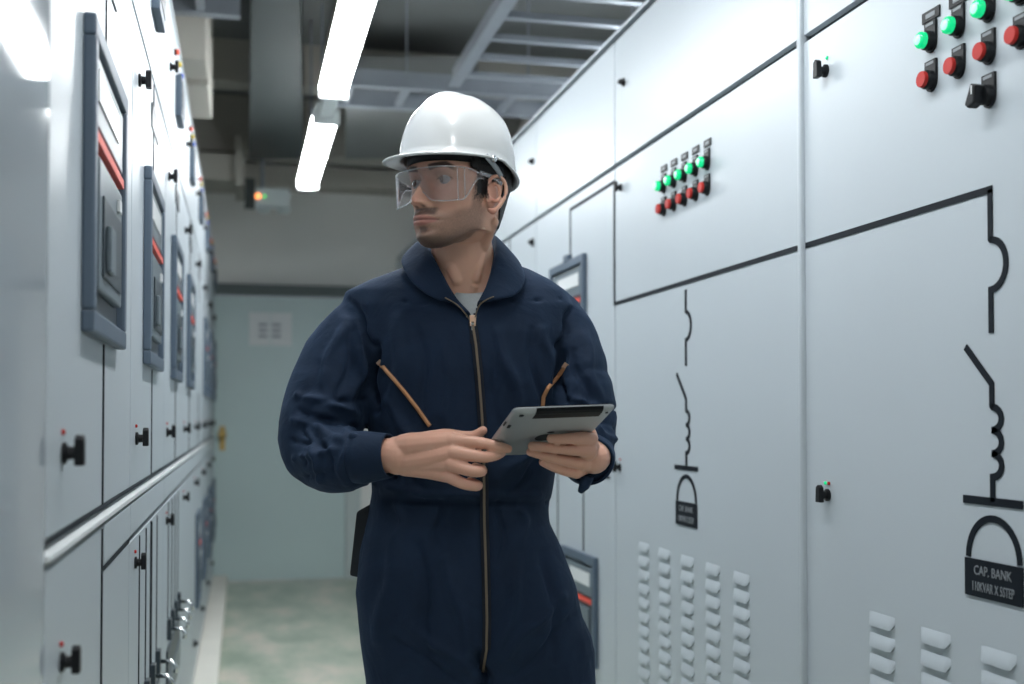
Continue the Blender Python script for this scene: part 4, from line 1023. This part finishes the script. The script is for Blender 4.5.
# pouch at the hip
pv = [MP(*p) for p in ((372, 503, .04), (356, 512, .03), (349, 576, .02), (368, 580, .03))]; pw = [p+Vector((.012, .11, 0)) for p in pv]
pb_ = MB(); pb_.add([tuple(p) for p in pv+pw], [(0, 1, 2, 3), (7, 6, 5, 4), (0, 4, 5, 1), (1, 5, 6, 2), (2, 6, 7, 3), (3, 7, 4, 0)])
pb_.build('hip_pouch', mat('black_pouch', (.010, .013, .017), .8, bump=.2, var=.1), man, bevel=.006, smooth=True)
# boots
def boot(px):
    b = MB(); c = MP(px, 1030, 0)
    loft(b, [ring(c.x, c.y-.05+dy, z, hx, f, k, 28, 2.4) for z, hx, f, k, dy in ((.012, .046, .17, .10, 0), (.03, .050, .175, .10, 0), (.06, .050, .165, .10, 0), (.085, .046, .13, .095, .0), (.11, .044, .08, .09, .015), (.16, .046, .045, .075, .045), (.22, .05, .04, .07, .05))])
    o = b.build('boot', M['black'], man, smooth=True)
    s = MB(); loft(s, [ring(c.x, c.y-.05, z, .052, .18, .105, 28, 2.4) for z in (.0, .024)]); s.build('sole', M['slate_dark'], o)
boot(414); boot(549)
# ---------- tablet
TLp, TRp, BLp = MP(514, 407.5, .385), MP(616, 404, .333), MP(475, 454, .185)
e1 = (TRp-TLp); wT = e1.length; e1.normalize(); e2 = (BLp-TLp); e2 -= e1*e2.dot(e1); hT = e2.length; e2.normalize(); nT = e1.cross(e2); 
if nT.y > 0: nT = -nT
# e2 skew is removed, so shift the origin to keep the corner near the photographed one
Rz = Matrix.Rotation(-PSI, 3, 'Z'); loc = root_w+Rz @ TLp
tb_ = bpy.data.objects.new('tablet', None); COL.objects.link(tb_); tb_.location = loc
tag(tb_, 'silver-backed tablet computer held in both hands of the man', 'tablet')
def TT_(a, b, c): return tuple(Rz @ (e1*a+e2*b+nT*c))
def rrect(a0, a1, b0, b1, r_, n=6):
    out = []
    for cx, cy, s0 in ((a1-r_, b1-r_, 0), (a0+r_, b1-r_, 90), (a0+r_, b0+r_, 180), (a1-r_, b0+r_, 270)):
        out += [(cx+r_*math.cos(R(s0+90*i/n)), cy+r_*math.sin(R(s0+90*i/n))) for i in range(n+1)]
    return out
M['alu'] = mat('tablet_aluminium', (.43, .44, .45), .42, metal=.35, bump=.03, bscale=800, var=.02); M['glassb'] = mat('tablet_glass', (.01, .01, .012), .06, coat=.5, var=.01); M['stripe'] = mat('antenna_cover', (.006, .007, .009), .5, spec=.15, var=.05)
layers = [(0, .0), (.0, .003), (.0035, .0065), (.010, .0085), (.02, .0092)]
sh = MB(TT_); rings_ = []
for ins, c in layers: rings_.append([(a, b, c) for a, b in rrect(ins, wT-ins, ins, hT-ins, .012)])
n = len(rings_[0]); vs = [p for r_ in rings_ for p in r_]; fs = [(k*n+i, k*n+(i+1) % n, (k+1)*n+(i+1) % n, (k+1)*n+i) for k in range(len(rings_)-1) for i in range(n)]
fs += [list(range(n))[::-1], [(len(rings_)-1)*n+i for i in range(n)]]; sh.add(vs, fs); sh.build('back_shell', M['alu'], tb_, smooth=True, autos=.9)
MB(TT_).prism(rrect(.001, wT-.001, .001, hT-.001, .011), -.0012, .0002).build('front_glass', M['glassb'], tb_)
st_ = MB(TT_); sx0, sx1 = wT*.215, wT*.875
vs = []; prof = [(-.0006, .0025), (.003, .0070), (.010, .0091), (.020, .0098), (.030, .0098), (.030, .004), (.004, .002)]
for a in (sx0, sx1): vs += [(a, b, c) for b, c in prof]
n = len(prof); st_.add(vs, [list(range(n)), list(range(n, 2*n))]+[(i, (i+1) % n, n+(i+1) % n, n+i) for i in range(n)]); st_.build('antenna_cover', M['stripe'], tb_)
MB(TT_).lathe(wT*.09, .016, [(.0042, .006), (.0042, .0096), (.003, .0100)], n=16).build('rear_camera', M['black'], tb_)
MB(TT_).lathe(wT*.93, .016, [(.0028, .006), (.0028, .0096)], n=12).build('side_hole', M['black'], tb_)
MB(TT_).prism(rrect(-.0006, .004, .055, .072, .001), .0028, .0052).build('volume_key', M['black'], tb_)
MB(TT_).prism(rrect(.006, .012, .06, .075, .0025), .0070, .0086).build('edge_key', M['black'], tb_)
lg = MB(TT_); lc = (wT*.50, hT*.56); lg.prism(arc(lc[0], lc[1], .017, R(35), R(325), 18)+[(lc[0]+.008, lc[1])], .0088, .0094)
lg.prism(arc(lc[0]+.004, lc[1]-.026, .007, R(0), R(360), 10, .004)[:-1], .0088, .0094); lg.build('logo', M['stripe'], tb_)
